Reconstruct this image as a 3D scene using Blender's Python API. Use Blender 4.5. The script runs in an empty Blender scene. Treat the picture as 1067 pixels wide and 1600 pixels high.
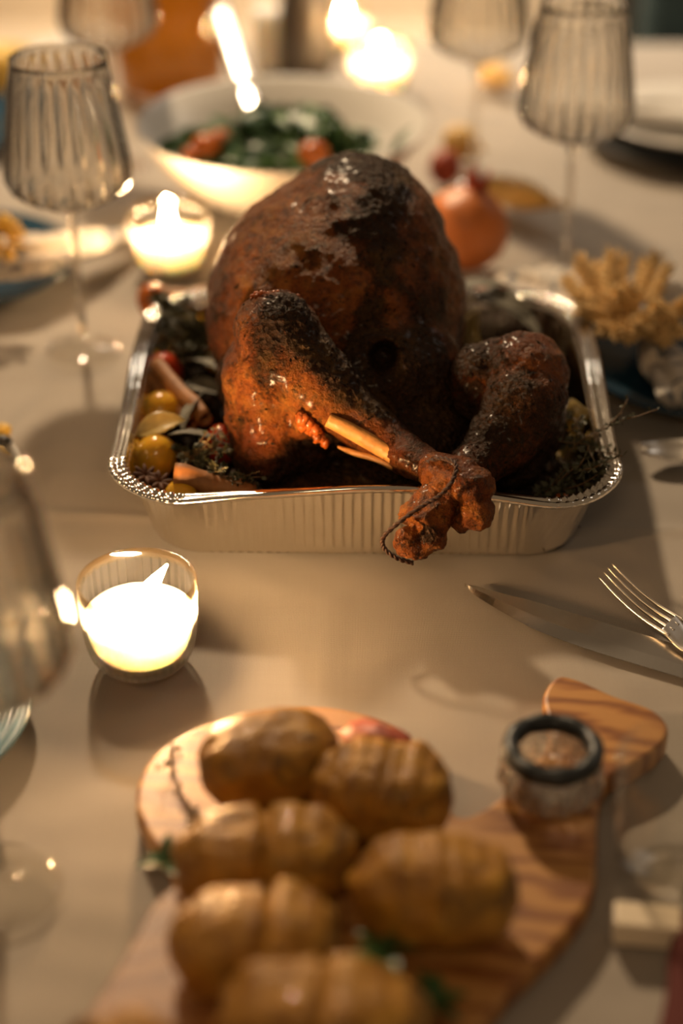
import bpy, bmesh, math, random
import numpy as np
from mathutils import Vector, Matrix, noise, Quaternion
random.seed(7)
PI = math.pi
C = bpy.context.scene.collection

# ------------------------------------------------------------------ camera, world, lights, exposure
H, TH, FPX = 0.73, math.radians(32.0), 2600.0
sc = bpy.context.scene
cam_d = bpy.data.cameras.new('camera'); cam = bpy.data.objects.new('camera', cam_d); C.objects.link(cam)
cam.location = (0, 0, H); cam.rotation_euler = (PI/2 - TH, 0, 0)
cam_d.sensor_fit = 'VERTICAL'; cam_d.sensor_height = 36.0; cam_d.sensor_width = 24.0
cam_d.lens = 36.0*FPX/1600.0; cam_d.clip_start = 0.02
cam_d.dof.use_dof = True; cam_d.dof.focus_distance = 1.240; cam_d.dof.aperture_fstop = 1.65
cam_d.dof.aperture_blades = 0
sc.camera = cam
sc.view_settings.view_transform = 'Standard'; sc.view_settings.look = 'None'
sc.view_settings.gamma = 1.0; sc.view_settings.use_curve_mapping = False
sc.view_settings.exposure = 0.42
sc.cycles.use_denoising = True
sc.cycles.max_bounces = 10; sc.cycles.transparent_max_bounces = 24
sc.cycles.sample_clamp_indirect = 4.0; sc.cycles.caustics_reflective = False; sc.cycles.caustics_refractive = False

w = bpy.data.worlds.new('world'); sc.world = w; w.use_nodes = True
w.node_tree.nodes['Background'].inputs[0].default_value = (0.86, 0.57, 0.32, 1)
w.node_tree.nodes['Background'].inputs[1].default_value = 0.10

def area_light(name, loc, target, size, power, col, shape='DISK'):
    l = bpy.data.lights.new(name, 'AREA'); l.shape = shape; l.size = size; l.energy = power; l.color = col
    o = bpy.data.objects.new(name, l); C.objects.link(o); o.location = loc
    o.rotation_euler = (Vector(target)-Vector(loc)).to_track_quat('-Z', 'Y').to_euler()
    return o
area_light('ceiling_lamp_light', (-0.52, 2.95, 1.68), (0.0, 1.1, 0), 0.18, 40.0, (1.0, 0.73, 0.45))
area_light('window_light', (2.2, 3.2, 1.9), (0.2, 1.2, 0), 0.9, 2.5, (1.0, 0.90, 0.80))
area_light('room_lamp_light', (-1.5, 0.55, 0.95), (0, 1.1, 0.1), 0.35, 2.0, (1.0, 0.62, 0.30))
area_light('near_fill_light', (-0.15, -0.5, 1.5), (0.0, 1.1, 0.1), 0.4, 2.8, (1.0, 0.70, 0.42))  # added front fill, lifts the near cloth and the turkey breast
area_light('far_fill_light', (0.12, 2.85, 0.85), (0.1, 3.3, -0.3), 0.5, 9.0, (1.0, 0.88, 0.72))  # added fill over the bench, brightens the far background

# ------------------------------------------------------------------ pixel -> world helpers
cT, sT = math.cos(TH), math.sin(TH)
def ray(px, py):
    a = (px-533.5)/FPX; b = (py-800.0)/FPX
    return Vector((a, cT - b*sT, -sT - b*cT))
def G(px, py, z=0.0):
    r = ray(px, py); t = (z-H)/r.z
    return Vector((r.x*t, r.y*t, z))
def PY(px, py, Y):
    r = ray(px, py); t = Y/r.y
    return Vector((r.x*t, Y, H + r.z*t))
def px2m(p, n): # size of n pixels at point p
    return n/FPX*(p.y*cT + (H-p.z)*sT)

# ------------------------------------------------------------------ object helpers
def mesh_obj(name, verts, faces, m=None, parent=None, smooth=True, loc=None):
    me = bpy.data.meshes.new(name); me.from_pydata([tuple(v) for v in verts], [], faces); me.update()
    if smooth:
        me.polygons.foreach_set('use_smooth', [True]*len(me.polygons))
    if m: me.materials.append(m)
    o = bpy.data.objects.new(name, me); C.objects.link(o)
    if parent: o.parent = parent
    if loc is not None: o.location = loc
    return o
def thing(name, label, cat, loc=(0,0,0), group=None, rz=0):
    o = bpy.data.objects.new(name, None); C.objects.link(o); o.location = loc; o.rotation_euler = (0,0,rz)
    o.empty_display_size = 0.02
    o['label'] = label; o['category'] = cat
    if group: o['group'] = group
    return o
def tag(o, label, cat, group=None, kind=None):
    o['label'] = label; o['category'] = cat
    if group: o['group'] = group
    if kind: o['kind'] = kind
    return o
def structure(o): o['kind'] = 'structure'; return o

class MB:
    def __init__(s): s.v = []; s.f = []
    def add(s, v, f):
        n = len(s.v); s.v += [tuple(x) for x in v]; s.f += [tuple(i+n for i in q) for q in f]; return s
    def build(s, name, m=None, parent=None, smooth=True, loc=None):
        return mesh_obj(name, s.v, s.f, m, parent, smooth, loc)

def lathe(profile, seg=64, rib=None, closed=False):
    V = []; F = []
    n = len(profile)
    for i, (r, z) in enumerate(profile):
        for k in range(seg):
            a = 2*PI*k/seg
            rr = r + (rib(i, r, z, a) if rib else 0)
            V.append((rr*math.cos(a), rr*math.sin(a), z))
    rows = n if closed else n-1
    for i in range(rows):
        j = (i+1) % n
        for k in range(seg):
            k2 = (k+1) % seg
            F.append((i*seg+k, i*seg+k2, j*seg+k2, j*seg+k))
    if not closed:
        if profile[0][0] < 1e-3 or True:
            F.append(tuple(reversed(range(seg)))) if profile[0][0] < 0.002 else None
        if profile[-1][0] < 0.002:
            F.append(tuple((n-1)*seg+k for k in range(seg)))
    F = [f for f in F if f]
    return V, F

def frames(path):
    pts = [Vector(p) for p in path]; n = len(pts); T = []
    for i in range(n):
        a = pts[max(i-1,0)]; b = pts[min(i+1,n-1)]
        T.append((b-a).normalized())
    up = Vector((0,0,1)) if abs(T[0].z) < .9 else Vector((1,0,0))
    N = (up - T[0]*up.dot(T[0])).normalized(); out = []
    for i in range(n):
        N = (N - T[i]*N.dot(T[i])).normalized(); out.append((pts[i], T[i], N, T[i].cross(N)))
    return out
def tube(path, rad, seg=10, caps=True, flat=1.0, closed=False):
    fr = frames(path); V = []; F = []; n = len(fr)
    for i, (p, t, a, b) in enumerate(fr):
        r = rad[i] if hasattr(rad, '__len__') else rad
        for k in range(seg):
            an = 2*PI*k/seg
            V.append(p + a*(math.cos(an)*r) + b*(math.sin(an)*r*flat))
    rows = n if closed else n-1
    for i in range(rows):
        j = (i+1) % n
        for k in range(seg):
            k2 = (k+1) % seg
            F.append((i*seg+k, i*seg+k2, j*seg+k2, j*seg+k))
    if caps and not closed:
        F.append(tuple(reversed(range(seg)))); F.append(tuple((n-1)*seg+k for k in range(seg)))
    return V, F
def spline(pts, n=8):
    P = [Vector(p) for p in pts]; out = []
    for i in range(len(P)-1):
        p0 = P[max(i-1,0)]; p1 = P[i]; p2 = P[i+1]; p3 = P[min(i+2,len(P)-1)]
        for k in range(n):
            t = k/n
            out.append(0.5*((2*p1)+(-p0+p2)*t+(2*p0-5*p1+4*p2-p3)*t*t+(-p0+3*p1-3*p2+p3)*t*t*t))
    out.append(P[-1]); return out
def lerp_list(vals, n=8):
    out = []
    for i in range(len(vals)-1):
        for k in range(n):
            t = k/n; t = t*t*(3-2*t); out.append(vals[i]*(1-t)+vals[i+1]*t)
    out.append(vals[-1]); return out
_ico = {}
def ico(sub=3):
    if sub not in _ico:
        bm = bmesh.new(); bmesh.ops.create_icosphere(bm, subdivisions=sub, radius=1)
        bm.verts.index_update()
        _ico[sub] = ([v.co.copy() for v in bm.verts], [tuple(v.index for v in f.verts) for f in bm.faces]); bm.free()
    return _ico[sub]
def ellipsoid(c, r, rot=None, sub=3, nz=0, nf=20, seed=0, fn=None):
    V, F = ico(sub); c = Vector(c); out = []
    R = rot if rot is not None else Matrix.Identity(3)
    for v in V:
        k = 1 + (nz*noise.noise(v*nf*0.1*5 + Vector((seed,seed*1.7,3))) if nz else 0)
        if fn: k *= fn(v)
        out.append(c + R @ Vector((v.x*r[0]*k, v.y*r[1]*k, v.z*r[2]*k)))
    return out, F
def euler(x=0, y=0, z=0):
    from mathutils import Euler
    return Euler((math.radians(x), math.radians(y), math.radians(z))).to_matrix()
def box_vf(x0,x1,y0,y1,z0,z1):
    V = [(x,y,z) for x in (x0,x1) for y in (y0,y1) for z in (z0,z1)]
    F = [(0,1,3,2),(4,6,7,5),(0,4,5,1),(2,3,7,6),(0,2,6,4),(1,5,7,3)]
    return V, F
def bevel(o, wd=0.003, seg=3):
    m = o.modifiers.new('bevel', 'BEVEL'); m.width = wd; m.segments = seg; m.limit_method = 'ANGLE'; return o
def solidify(o, t, off=0):
    m = o.modifiers.new('solid', 'SOLIDIFY'); m.thickness = t; m.offset = off; return o
def subsurf(o, n=1):
    m = o.modifiers.new('sub', 'SUBSURF'); m.levels = n; m.render_levels = n; return o
def prism(outline, z0, z1):
    n = len(outline)
    V = [(p[0],p[1],z0) for p in outline] + [(p[0],p[1],z1) for p in outline]
    F = [tuple(reversed(range(n))), tuple(range(n, 2*n))] + [(i,(i+1)%n,n+(i+1)%n,n+i) for i in range(n)]
    return V, F
def remeshed(mb, voxel, it=10, fac=0.5):
    me = bpy.data.meshes.new('tmp'); me.from_pydata([tuple(v) for v in mb.v], [], mb.f); me.update()
    o = bpy.data.objects.new('tmp', me); C.objects.link(o)
    r = o.modifiers.new('r','REMESH'); r.mode = 'VOXEL'; r.voxel_size = voxel
    s = o.modifiers.new('s','SMOOTH'); s.factor = fac; s.iterations = it
    dg = bpy.context.evaluated_depsgraph_get(); ev = o.evaluated_get(dg)
    out = bpy.data.meshes.new_from_object(ev); bpy.data.objects.remove(o); bpy.data.meshes.remove(me)
    return out
def set_attr(me, name, vals):
    a = me.attributes.new(name, 'FLOAT', 'POINT'); a.data.foreach_set('value', np.array(vals, dtype=np.float32))

# ------------------------------------------------------------------ materials
class NT:
    def __init__(s, name):
        s.m = bpy.data.materials.new(name); s.m.use_nodes = True; s.t = s.m.node_tree; s.t.nodes.clear()
        s.out = s.n('ShaderNodeOutputMaterial')
    def n(s, ty, **kw):
        x = s.t.nodes.new(ty)
        for k, v in kw.items(): setattr(x, k, v)
        return x
    def l(s, a, b): s.t.links.new(a, b)
    def coord(s, scale=(1,1,1), kind='Object'):
        c = s.n('ShaderNodeTexCoord'); mp = s.n('ShaderNodeMapping'); mp.inputs['Scale'].default_value = scale
        s.l(c.outputs[kind], mp.inputs['Vector']); return mp.outputs['Vector']
    def noise(s, vec, scale, detail=4, rough=0.55, dist=0.0):
        x = s.n('ShaderNodeTexNoise'); x.inputs['Scale'].default_value = scale; x.inputs['Detail'].default_value = detail
        x.inputs['Roughness'].default_value = rough; x.inputs['Distortion'].default_value = dist
        s.l(vec, x.inputs['Vector']); return x.outputs['Fac']
    def ramp(s, fac, stops):
        x = s.n('ShaderNodeValToRGB'); e = x.color_ramp.elements
        while len(e) < len(stops): e.new(0.5)
        for i, (p, c) in enumerate(stops):
            e[i].position = p; e[i].color = (*c, 1) if len(c) == 3 else c
        s.l(fac, x.inputs['Fac']); return x.outputs['Color']
    def mix(s, fac, a, b):
        x = s.n('ShaderNodeMix', data_type='RGBA')
        if isinstance(fac, (int,float)): x.inputs[0].default_value = fac
        else: s.l(fac, x.inputs[0])
        for v, i in ((a,6),(b,7)):
            if isinstance(v, tuple): x.inputs[i].default_value = (*v,1)
            else: s.l(v, x.inputs[i])
        return x.outputs[2]
    def math(s, op, a, b=0.0):
        x = s.n('ShaderNodeMath', operation=op); x.use_clamp = False
        for v, i in ((a,0),(b,1)):
            if isinstance(v, (int,float)): x.inputs[i].default_value = v
            else: s.l(v, x.inputs[i])
        return x.outputs[0]
    def bump(s, h, strength=0.3, dist=0.002):
        x = s.n('ShaderNodeBump'); x.inputs['Strength'].default_value = strength; x.inputs['Distance'].default_value = dist
        s.l(h, x.inputs['Height']); return x.outputs['Normal']
    def bsdf(s, col, rough=0.5, metal=0.0, normal=None, **kw):
        p = s.n('ShaderNodeBsdfPrincipled')
        for v, k in ((col,'Base Color'),(rough,'Roughness'),(metal,'Metallic')):
            if isinstance(v, tuple): p.inputs[k].default_value = (*v,1)
            elif isinstance(v, (int,float)): p.inputs[k].default_value = v
            else: s.l(v, p.inputs[k])
        if normal is not None: s.l(normal, p.inputs['Normal'])
        for k, v in kw.items():
            k = k.replace('_',' ')
            p.inputs[k].default_value = v
        s.l(p.outputs[0], s.out.inputs['Surface']); return p

def mat(name, col, rough=0.5, metal=0.0, var=0.0, vs=20, bump=0.0, bs=60, bd=0.001, **kw):
    t = NT(name); v = t.coord()
    c = col; nrm = None
    if var:
        f = t.noise(v, vs); c = t.ramp(f, [(0.3, tuple(x*(1-var) for x in col)), (0.7, tuple(min(1,x*(1+var)) for x in col))])
    if bump: nrm = t.bump(t.noise(v, bs), bump, bd)
    t.bsdf(c, rough, metal, nrm, **kw); return t.m

def glass(name, tint=(0.96,0.95,0.93), refr=0.0, rough=0.01, ior=1.5, haze=0.0, edge=0.0):
    t = NT(name)
    lw = t.n('ShaderNodeLayerWeight'); lw.inputs['Blend'].default_value = 0.5
    pw = t.math('POWER', lw.outputs['Facing'], 4.2)
    f0 = ((ior-1)/(ior+1))**2
    fz = t.math('ADD', t.math('MULTIPLY', pw, 0.85-f0), f0)
    tr = t.n('ShaderNodeBsdfTransparent'); tr.inputs[0].default_value = (*tint,1)
    gl = t.n('ShaderNodeBsdfGlossy'); gl.inputs['Roughness'].default_value = rough; gl.inputs[0].default_value = (1,1,1,1)
    base = tr.outputs[0]
    if edge: t.l(t.ramp(lw.outputs['Facing'], [(0.0,tint),(0.22,tuple(c*(1-edge) for c in tint))]), tr.inputs[0])
    if refr:
        rf = t.n('ShaderNodeBsdfRefraction'); rf.inputs['IOR'].default_value = 1.45; rf.inputs['Roughness'].default_value = 0.0
        rf.inputs[0].default_value = (*tint,1)
        mm = t.n('ShaderNodeMixShader'); mm.inputs[0].default_value = refr
        t.l(tr.outputs[0], mm.inputs[1]); t.l(rf.outputs[0], mm.inputs[2]); base = mm.outputs[0]
    if haze:
        hz_ = t.n('ShaderNodeBsdfTranslucent'); hz_.inputs[0].default_value = (1,0.95,0.88,1)
        m2 = t.n('ShaderNodeMixShader'); m2.inputs[0].default_value = haze
        t.l(base, m2.inputs[1]); t.l(hz_.outputs[0], m2.inputs[2]); base = m2.outputs[0]
    mx = t.n('ShaderNodeMixShader'); t.l(fz, mx.inputs[0]); t.l(base, mx.inputs[1]); t.l(gl.outputs[0], mx.inputs[2])
    t.l(mx.outputs[0], t.out.inputs['Surface']); return t.m

def linen_mat():
    t = NT('linen'); v = t.coord()
    big = t.noise(v, 5, 3); fine = t.noise(v, 900, 2)
    c = t.ramp(big, [(0.3,(0.37,0.325,0.275)),(0.7,(0.45,0.40,0.345))])
    w1 = t.n('ShaderNodeTexWave'); w1.bands_direction='X'; w1.inputs['Scale'].default_value = 260; w1.inputs['Distortion'].default_value=1.0; w1.inputs['Detail Scale'].default_value = 3; t.l(v, w1.inputs['Vector'])
    w2 = t.n('ShaderNodeTexWave'); w2.bands_direction='Y'; w2.inputs['Scale'].default_value = 260; w2.inputs['Distortion'].default_value=1.0; w2.inputs['Detail Scale'].default_value = 3; t.l(v, w2.inputs['Vector'])
    h = t.math('ADD', t.math('MULTIPLY', w1.outputs['Fac'], 0.5), t.math('MULTIPLY', w2.outputs['Fac'], 0.5))
    h = t.math('ADD', h, fine)
    sl = t.noise(t.coord((4,260,1)), 3, 2); sl2 = t.noise(t.coord((260,4,1)), 3, 2)
    c2 = t.mix(t.math('MULTIPLY', t.math('ADD', sl, sl2), 0.25), c, (0.30,0.26,0.22))
    t.bsdf(c2, 0.85, 0, t.bump(h, 0.35, 0.0006), Sheen_Weight=0.2)
    return t.m

def turkey_mat():
    t = NT('roast_skin'); v = t.coord()
    at = t.n('ShaderNodeAttribute'); at.attribute_name = 'char'
    ag = t.n('ShaderNodeAttribute'); ag.attribute_name = 'lit_gold'  # golden skin tone, with light falling on it put into the colour
    big = t.noise(v, 22, 5, 0.6, 0.4); mid = t.noise(v, 105, 5, 0.68, 0.5); fine = t.noise(v, 330, 4, 0.7)
    base = t.ramp(big, [(0.28,(0.040,0.009,0.003)),(0.5,(0.135,0.030,0.007)),(0.72,(0.27,0.085,0.015))])
    lit_gold = t.ramp(mid, [(0.3,(0.13,0.030,0.007)),(0.52,(0.29,0.085,0.014)),(0.75,(0.46,0.19,0.035))])
    c = t.mix(ag.outputs['Fac'], base, lit_gold)
    # charring : attribute pushes a noise threshold
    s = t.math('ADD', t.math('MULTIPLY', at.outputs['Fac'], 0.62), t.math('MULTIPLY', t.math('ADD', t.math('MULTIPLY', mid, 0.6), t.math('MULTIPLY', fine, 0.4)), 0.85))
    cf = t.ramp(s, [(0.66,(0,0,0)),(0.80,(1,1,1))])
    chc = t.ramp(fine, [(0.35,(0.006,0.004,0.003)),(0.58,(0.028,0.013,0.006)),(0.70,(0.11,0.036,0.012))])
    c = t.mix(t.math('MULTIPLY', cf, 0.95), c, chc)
    sp = t.ramp(t.noise(v, 170, 4, 0.75), [(0.52,(0,0,0)),(0.62,(1,1,1))])
    c = t.mix(t.math('MULTIPLY', sp, 0.70), c, (0.03,0.012,0.006))
    sp2 = t.ramp(t.noise(v, 88, 6, 0.8, 0.8), [(0.555,(0,0,0)),(0.60,(1,1,1))])
    c = t.mix(t.math('MULTIPLY', sp2, 0.75), c, (0.016,0.007,0.004))
    yl = t.ramp(t.noise(v, 30, 4, 0.6, 0.6), [(0.52,(0,0,0)),(0.68,(1,1,1))])
    c = t.mix(t.math('MULTIPLY', t.math('MULTIPLY', yl, ag.outputs['Fac']), 0.35), c, (0.40,0.21,0.04))
    rg = t.ramp(t.math('ADD', t.math('MULTIPLY', cf, 0.12), t.math('MULTIPLY', fine, 0.5)), [(0.12,(0.20,)*3),(0.42,(0.72,)*3)])
    vo = t.n('ShaderNodeTexVoronoi'); vo.inputs['Scale'].default_value = 210; t.l(v, vo.inputs['Vector'])
    hh = t.math('ADD', t.math('MULTIPLY', mid, 1.3), t.math('MULTIPLY', fine, 0.8))
    hh = t.math('ADD', hh, t.math('MULTIPLY', t.math('MULTIPLY', cf, vo.outputs['Distance']), 1.2))
    t.bsdf(c, rg, 0, t.bump(hh, 1.0, 0.0038), Coat_Weight=0.12, Coat_Roughness=0.2, Specular_IOR_Level=0.28, Specular_Tint=(1,0.8,0.6,1))
    return t.m

def wood_mat(name, dark, mid_, light, rot=0.0, scale=1.0):
    t = NT(name)
    c = t.n('ShaderNodeTexCoord'); mp = t.n('ShaderNodeMapping'); mp.inputs['Rotation'].default_value = (0,0,rot)
    mp.inputs['Scale'].default_value = (1*scale, 4.5*scale, 1*scale); t.l(c.outputs['Object'], mp.inputs['Vector']); v = mp.outputs['Vector']
    wv = t.n('ShaderNodeTexWave'); wv.wave_type='BANDS'; wv.bands_direction='Y'; wv.inputs['Scale'].default_value = 1.0
    wv.inputs['Distortion'].default_value = 9; wv.inputs['Detail'].default_value = 3; wv.inputs['Detail Scale'].default_value = 1.6
    t.l(v, wv.inputs['Vector'])
    col = t.ramp(wv.outputs['Fac'], [(0.0,dark),(0.35,mid_),(0.75,light)])
    fi = t.noise(v, 60, 4); col = t.mix(t.math('MULTIPLY', fi, 0.35), col, dark)
    t.bsdf(col, 0.42, 0, t.bump(fi, 0.15, 0.001)); return t.m

M = {}
M['linen'] = linen_mat()
M['skin'] = turkey_mat()
M['foil'] = mat('foil', (0.93,0.88,0.80), 0.12, 1.0, var=0.03, vs=30, bump=0.15, bs=45, bd=0.001)
M['steel'] = mat('brushed_steel', (0.72,0.69,0.65), 0.22, 1.0, bump=0.05, bs=300)
M['steel_warm'] = mat('satin_steel', (0.80,0.75,0.68), 0.30, 1.0)
M['wineglass'] = glass('fluted_glass', refr=0.88, ior=1.5, rough=0.03)
M['candleglass'] = glass('candle_glass', tint=(0.97,0.96,0.93), haze=0.14, rough=0.04, edge=0.12, refr=0.22)
M['thinglass'] = glass('clear_glass', tint=(0.97,0.965,0.95))
M['cut_glass'] = glass('cut_glass', tint=(0.92,0.90,0.87), refr=0.5, rough=0.03, ior=1.7, haze=0.10)
M['rim_glass'] = glass('gold_tinted_glass', tint=(0.93,0.80,0.60), rough=0.05, ior=1.9)
M['ceramic'] = mat('white_ceramic', (0.74,0.71,0.66), 0.25)
M['blue'] = mat('blue_glaze', (0.012,0.055,0.10), 0.16, var=0.3, vs=12, Coat_Weight=0.3)
M['teal'] = mat('teal_glaze', (0.035,0.10,0.13), 0.22, var=0.2, vs=12, Coat_Weight=0.3)
M['dark'] = mat('dark_stoneware', (0.012,0.012,0.013), 0.35)
M['tom_y'] = mat('yellow_tomato_skin', (0.80,0.42,0.03), 0.16, var=0.15, vs=40, Subsurface_Weight=0.25, Subsurface_Radius=(0.01,0.004,0.001), Subsurface_Scale=1.0)
M['tom_r'] = mat('red_tomato_skin', (0.50,0.05,0.012), 0.2, var=0.25, vs=50, Subsurface_Weight=0.2, Subsurface_Radius=(0.01,0.002,0.001), Subsurface_Scale=1.0)
M['tom_o'] = mat('orange_tomato_skin', (0.58,0.14,0.015), 0.25, var=0.25, vs=50)
M['cinnamon'] = mat('cinnamon_bark', (0.36,0.15,0.045), 0.6, var=0.35, vs=60, bump=0.4, bs=160)
M['cinn_dark'] = mat('cinnamon_inside', (0.10,0.035,0.012), 0.7, var=0.3, vs=60, bump=0.4, bs=160)
M['sage'] = mat('sage_leaf', (0.15,0.135,0.095), 0.6, var=0.3, vs=80, bump=0.6, bs=400)
M['thyme'] = mat('thyme_leaf', (0.060,0.058,0.026), 0.55, var=0.5, vs=60)
M['thyme_l'] = mat('dry_thyme_leaf', (0.22,0.16,0.07), 0.6, var=0.4, vs=60)
M['twig'] = mat('woody_stem', (0.15,0.085,0.035), 0.6)
M['burnt'] = mat('burnt_herb', (0.020,0.012,0.006), 0.85, var=0.6, vs=100, Specular_IOR_Level=0.15)
M['bone'] = mat('leg_bone', (0.68,0.32,0.085), 0.4, var=0.35, vs=70, bump=0.5, bs=120, bd=0.002)
M['crisp'] = mat('crisp_skin', (0.42,0.10,0.015), 0.35, var=0.5, vs=120, bump=0.7, bs=200, Coat_Weight=0.3)
M['twine'] = mat('browned_twine', (0.055,0.020,0.008), 0.6, bump=0.8, bs=500)
M['juice'] = mat('pan_juice', (0.05,0.018,0.006), 0.12, var=0.4, vs=30)
M['onion'] = mat('onion_flesh', (0.50,0.36,0.12), 0.35, var=0.3, vs=40)
M['wax'] = mat('candle_wax', (0.93,0.88,0.80), 0.35, Subsurface_Weight=1.0, Subsurface_Radius=(0.040,0.035,0.030), Subsurface_Scale=1.0)
M['wick'] = mat('wick', (0.03,0.02,0.015), 0.9)
M['board'] = wood_mat('olive_wood', (0.24,0.085,0.020), (0.42,0.18,0.042), (0.56,0.28,0.08), rot=0.9, scale=5)
M['board_b'] = wood_mat('brown_wood', (0.20,0.075,0.020), (0.29,0.12,0.034), (0.35,0.155,0.048), rot=-0.9, scale=5)
M['herb_g'] = mat('green_leaf', (0.035,0.095,0.022), 0.45, var=0.5, vs=50)
M['salad'] = mat('salad_leaf', (0.10,0.20,0.065), 0.4, var=0.6, vs=25)
M['salad_d'] = mat('dark_salad_leaf', (0.035,0.09,0.03), 0.4, var=0.6, vs=25)
M['iron'] = mat('dark_iron', (0.018,0.022,0.024), 0.42, var=0.4, vs=80, bump=0.3, bs=150)
M['pomeg'] = mat('pomegranate_skin', (0.66,0.20,0.045), 0.42, var=0.2, vs=14)
M['pomeg_r'] = mat('pomegranate_crown', (0.36,0.05,0.015), 0.5, var=0.3, vs=30)
M['gourd'] = mat('yellow_gourd_skin', (0.62,0.38,0.10), 0.45, var=0.25, vs=30)
def amber():
    t = NT('amber_juice'); a = t.n('ShaderNodeBsdfTransparent'); a.inputs[0].default_value = (0.75,0.50,0.16,1)
    b = t.n('ShaderNodeBsdfTranslucent'); b.inputs[0].default_value = (0.42,0.21,0.03,1)
    c = t.n('ShaderNodeMixShader'); c.inputs[0].default_value = 0.6
    t.l(a.outputs[0], c.inputs[1]); t.l(b.outputs[0], c.inputs[2]); t.l(c.outputs[0], t.out.inputs['Surface']); return t.m
M['amber'] = amber()
M['cream'] = mat('cream_fabric', (0.80,0.68,0.52), 0.85, var=0.05, vs=6)
M['wheat'] = mat('dried_wheat', (0.72,0.50,0.22), 0.7, var=0.3, vs=120)
M['yflower'] = mat('yellow_petals', (0.72,0.45,0.08), 0.7, var=0.3, vs=60)
M['greycandle'] = mat('grey_glaze', (0.11,0.095,0.08), 0.4, var=0.1, vs=10)
M['tealcloth'] = mat('teal_fabric', (0.03,0.055,0.06), 0.9, var=0.2, vs=20)
M['butter'] = mat('butter', (0.90,0.76,0.56), 0.45)
M['redcloth'] = mat('dark_red_fabric', (0.10,0.012,0.008), 0.8)
M['cheese'] = mat('yellow_squash_flesh', (0.70,0.45,0.08), 0.5, var=0.3, vs=60)

def potato_mat():
    t = NT('roast_potato_skin'); v = t.coord()
    b = t.noise(v, 26, 5, 0.6); f = t.noise(v, 120, 4, 0.65)
    at = t.n('ShaderNodeAttribute'); at.attribute_name = 'cut'
    c = t.ramp(b, [(0.30,(0.15,0.055,0.007)),(0.5,(0.40,0.185,0.022)),(0.70,(0.58,0.32,0.045))])
    bl = t.ramp(t.noise(v, 38, 3, 0.5, 0.5), [(0.52,(0,0,0)),(0.64,(1,1,1))])
    c = t.mix(t.math('MULTIPLY', bl, 0.7), c, (0.085,0.045,0.018))
    c = t.mix(t.math('MULTIPLY', at.outputs['Fac'], 0.55), c, (0.60,0.30,0.04))
    t.bsdf(c, 0.46, 0, t.bump(t.math('ADD', b, t.math('MULTIPLY', f, 0.6)), 0.8, 0.004), Coat_Weight=0.05, Specular_IOR_Level=0.35)
    return t.m
M['potato'] = potato_mat()
def napkin_mat():
    t = NT('speckled_napkin'); v = t.coord()
    f = t.noise(v, 55, 3, 0.6, 1.0)
    c = t.ramp(f, [(0.40,(0.68,0.62,0.54)),(0.56,(0.50,0.47,0.43)),(0.64,(0.07,0.10,0.15))])
    t.bsdf(c, 0.85, 0, t.bump(t.noise(v, 700), 0.3, 0.0005)); return t.m
M['napkin'] = napkin_mat()
def emit(name, col, s):
    t = NT(name); e = t.n('ShaderNodeEmission'); e.inputs[0].default_value = (*col,1); e.inputs[1].default_value = s
    t.l(e.outputs[0], t.out.inputs['Surface']); return t.m
M['flame'] = emit('flame', (1.0,0.62,0.30), 950.0)
M['flame_dim'] = emit('small_flame', (1.0,0.64,0.32), 480.0)

# ------------------------------------------------------------------ the setting
structure(mesh_obj('floor', *box_vf(-3.2,3.2,-1.2,5.2,-0.80,-0.75), mat('wood_floor',(0.25,0.15,0.08),0.5,var=0.3,vs=4)))
structure(mesh_obj('wall_back', *box_vf(-3.2,3.2,5.2,5.3,-0.75,1.9), mat('warm_plaster',(0.62,0.50,0.38),0.9)))
# table
tb = thing('dining_table', 'long dining table under the grey linen tablecloth', 'table', (0,0,-0.75))
TX0, TX1, TY0, TY1 = -0.85, 0.95, 0.15, 2.50
mesh_obj('tabletop', *box_vf(TX0,TX1,TY0,TY1,0.71,0.738), mat('table_wood',(0.22,0.12,0.06),0.5), tb, smooth=False)
for x in (TX0+.08, TX1-.15):
    for y in (TY0+.08, TY1-.15):
        mesh_obj('leg', *box_vf(x,x+.07,y,y+.07,0,0.712), bpy.data.materials['table_wood'], tb, smooth=False)

def cloth_z(x, y):
    p = Vector((x, y, 0))
    a = noise.noise(Vector((x*3.0, y*5.0, 0.3)))*0.0016 + noise.noise(Vector((x*9, y*16, 4.3)))*0.0012
    a += noise.noise(Vector((x*26+y*9, y*34, 1.3)))*0.0006
    d = x + 0.015 - 0.03*(y-0.9)
    a += 0.0007*math.exp(-(d/0.004)**2)*(1 if y < 1.05 else 0)      # pressed fold line
    a += 0.0005*math.exp(-((d-0.010)/0.003)**2)*(1 if y < 1.05 else 0)
    d2 = y - 1.16 + 0.05*x
    a += 0.0013*math.exp(-(d2/0.007)**2)
    return min(0.0, a*1.7 - 0.0045)
def tablecloth():
    nx, ny = 330, 430; V = []; F = []
    xs = np.concatenate([[TX0-.03,TX0-.02,TX0-.008], np.linspace(TX0,TX1,nx), [TX1+.008,TX1+.02,TX1+.03]])
    ys = np.concatenate([[TY0-.03,TY0-.02,TY0-.008], np.linspace(TY0,TY1,ny), [TY1+.008,TY1+.02,TY1+.03]])
    for j, y in enumerate(ys):
        for i, x in enumerate(xs):
            ex = min(i, len(xs)-1-i); ey = min(j, len(ys)-1-j); e = min(ex, ey)
            z = cloth_z(x, y) if e > 2 else (-0.002, -0.015, -0.26)[2-e]
            V.append((x, y, z))
    n = len(xs)
    for j in range(len(ys)-1):
        for i in range(n-1):
            F.append((j*n+i, j*n+i+1, (j+1)*n+i+1, (j+1)*n+i))
    o = mesh_obj('tablecloth', V, F, M['linen'])
    tag(o, 'grey beige linen tablecloth covering the whole dining table', 'tablecloth')
tablecloth()
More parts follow.
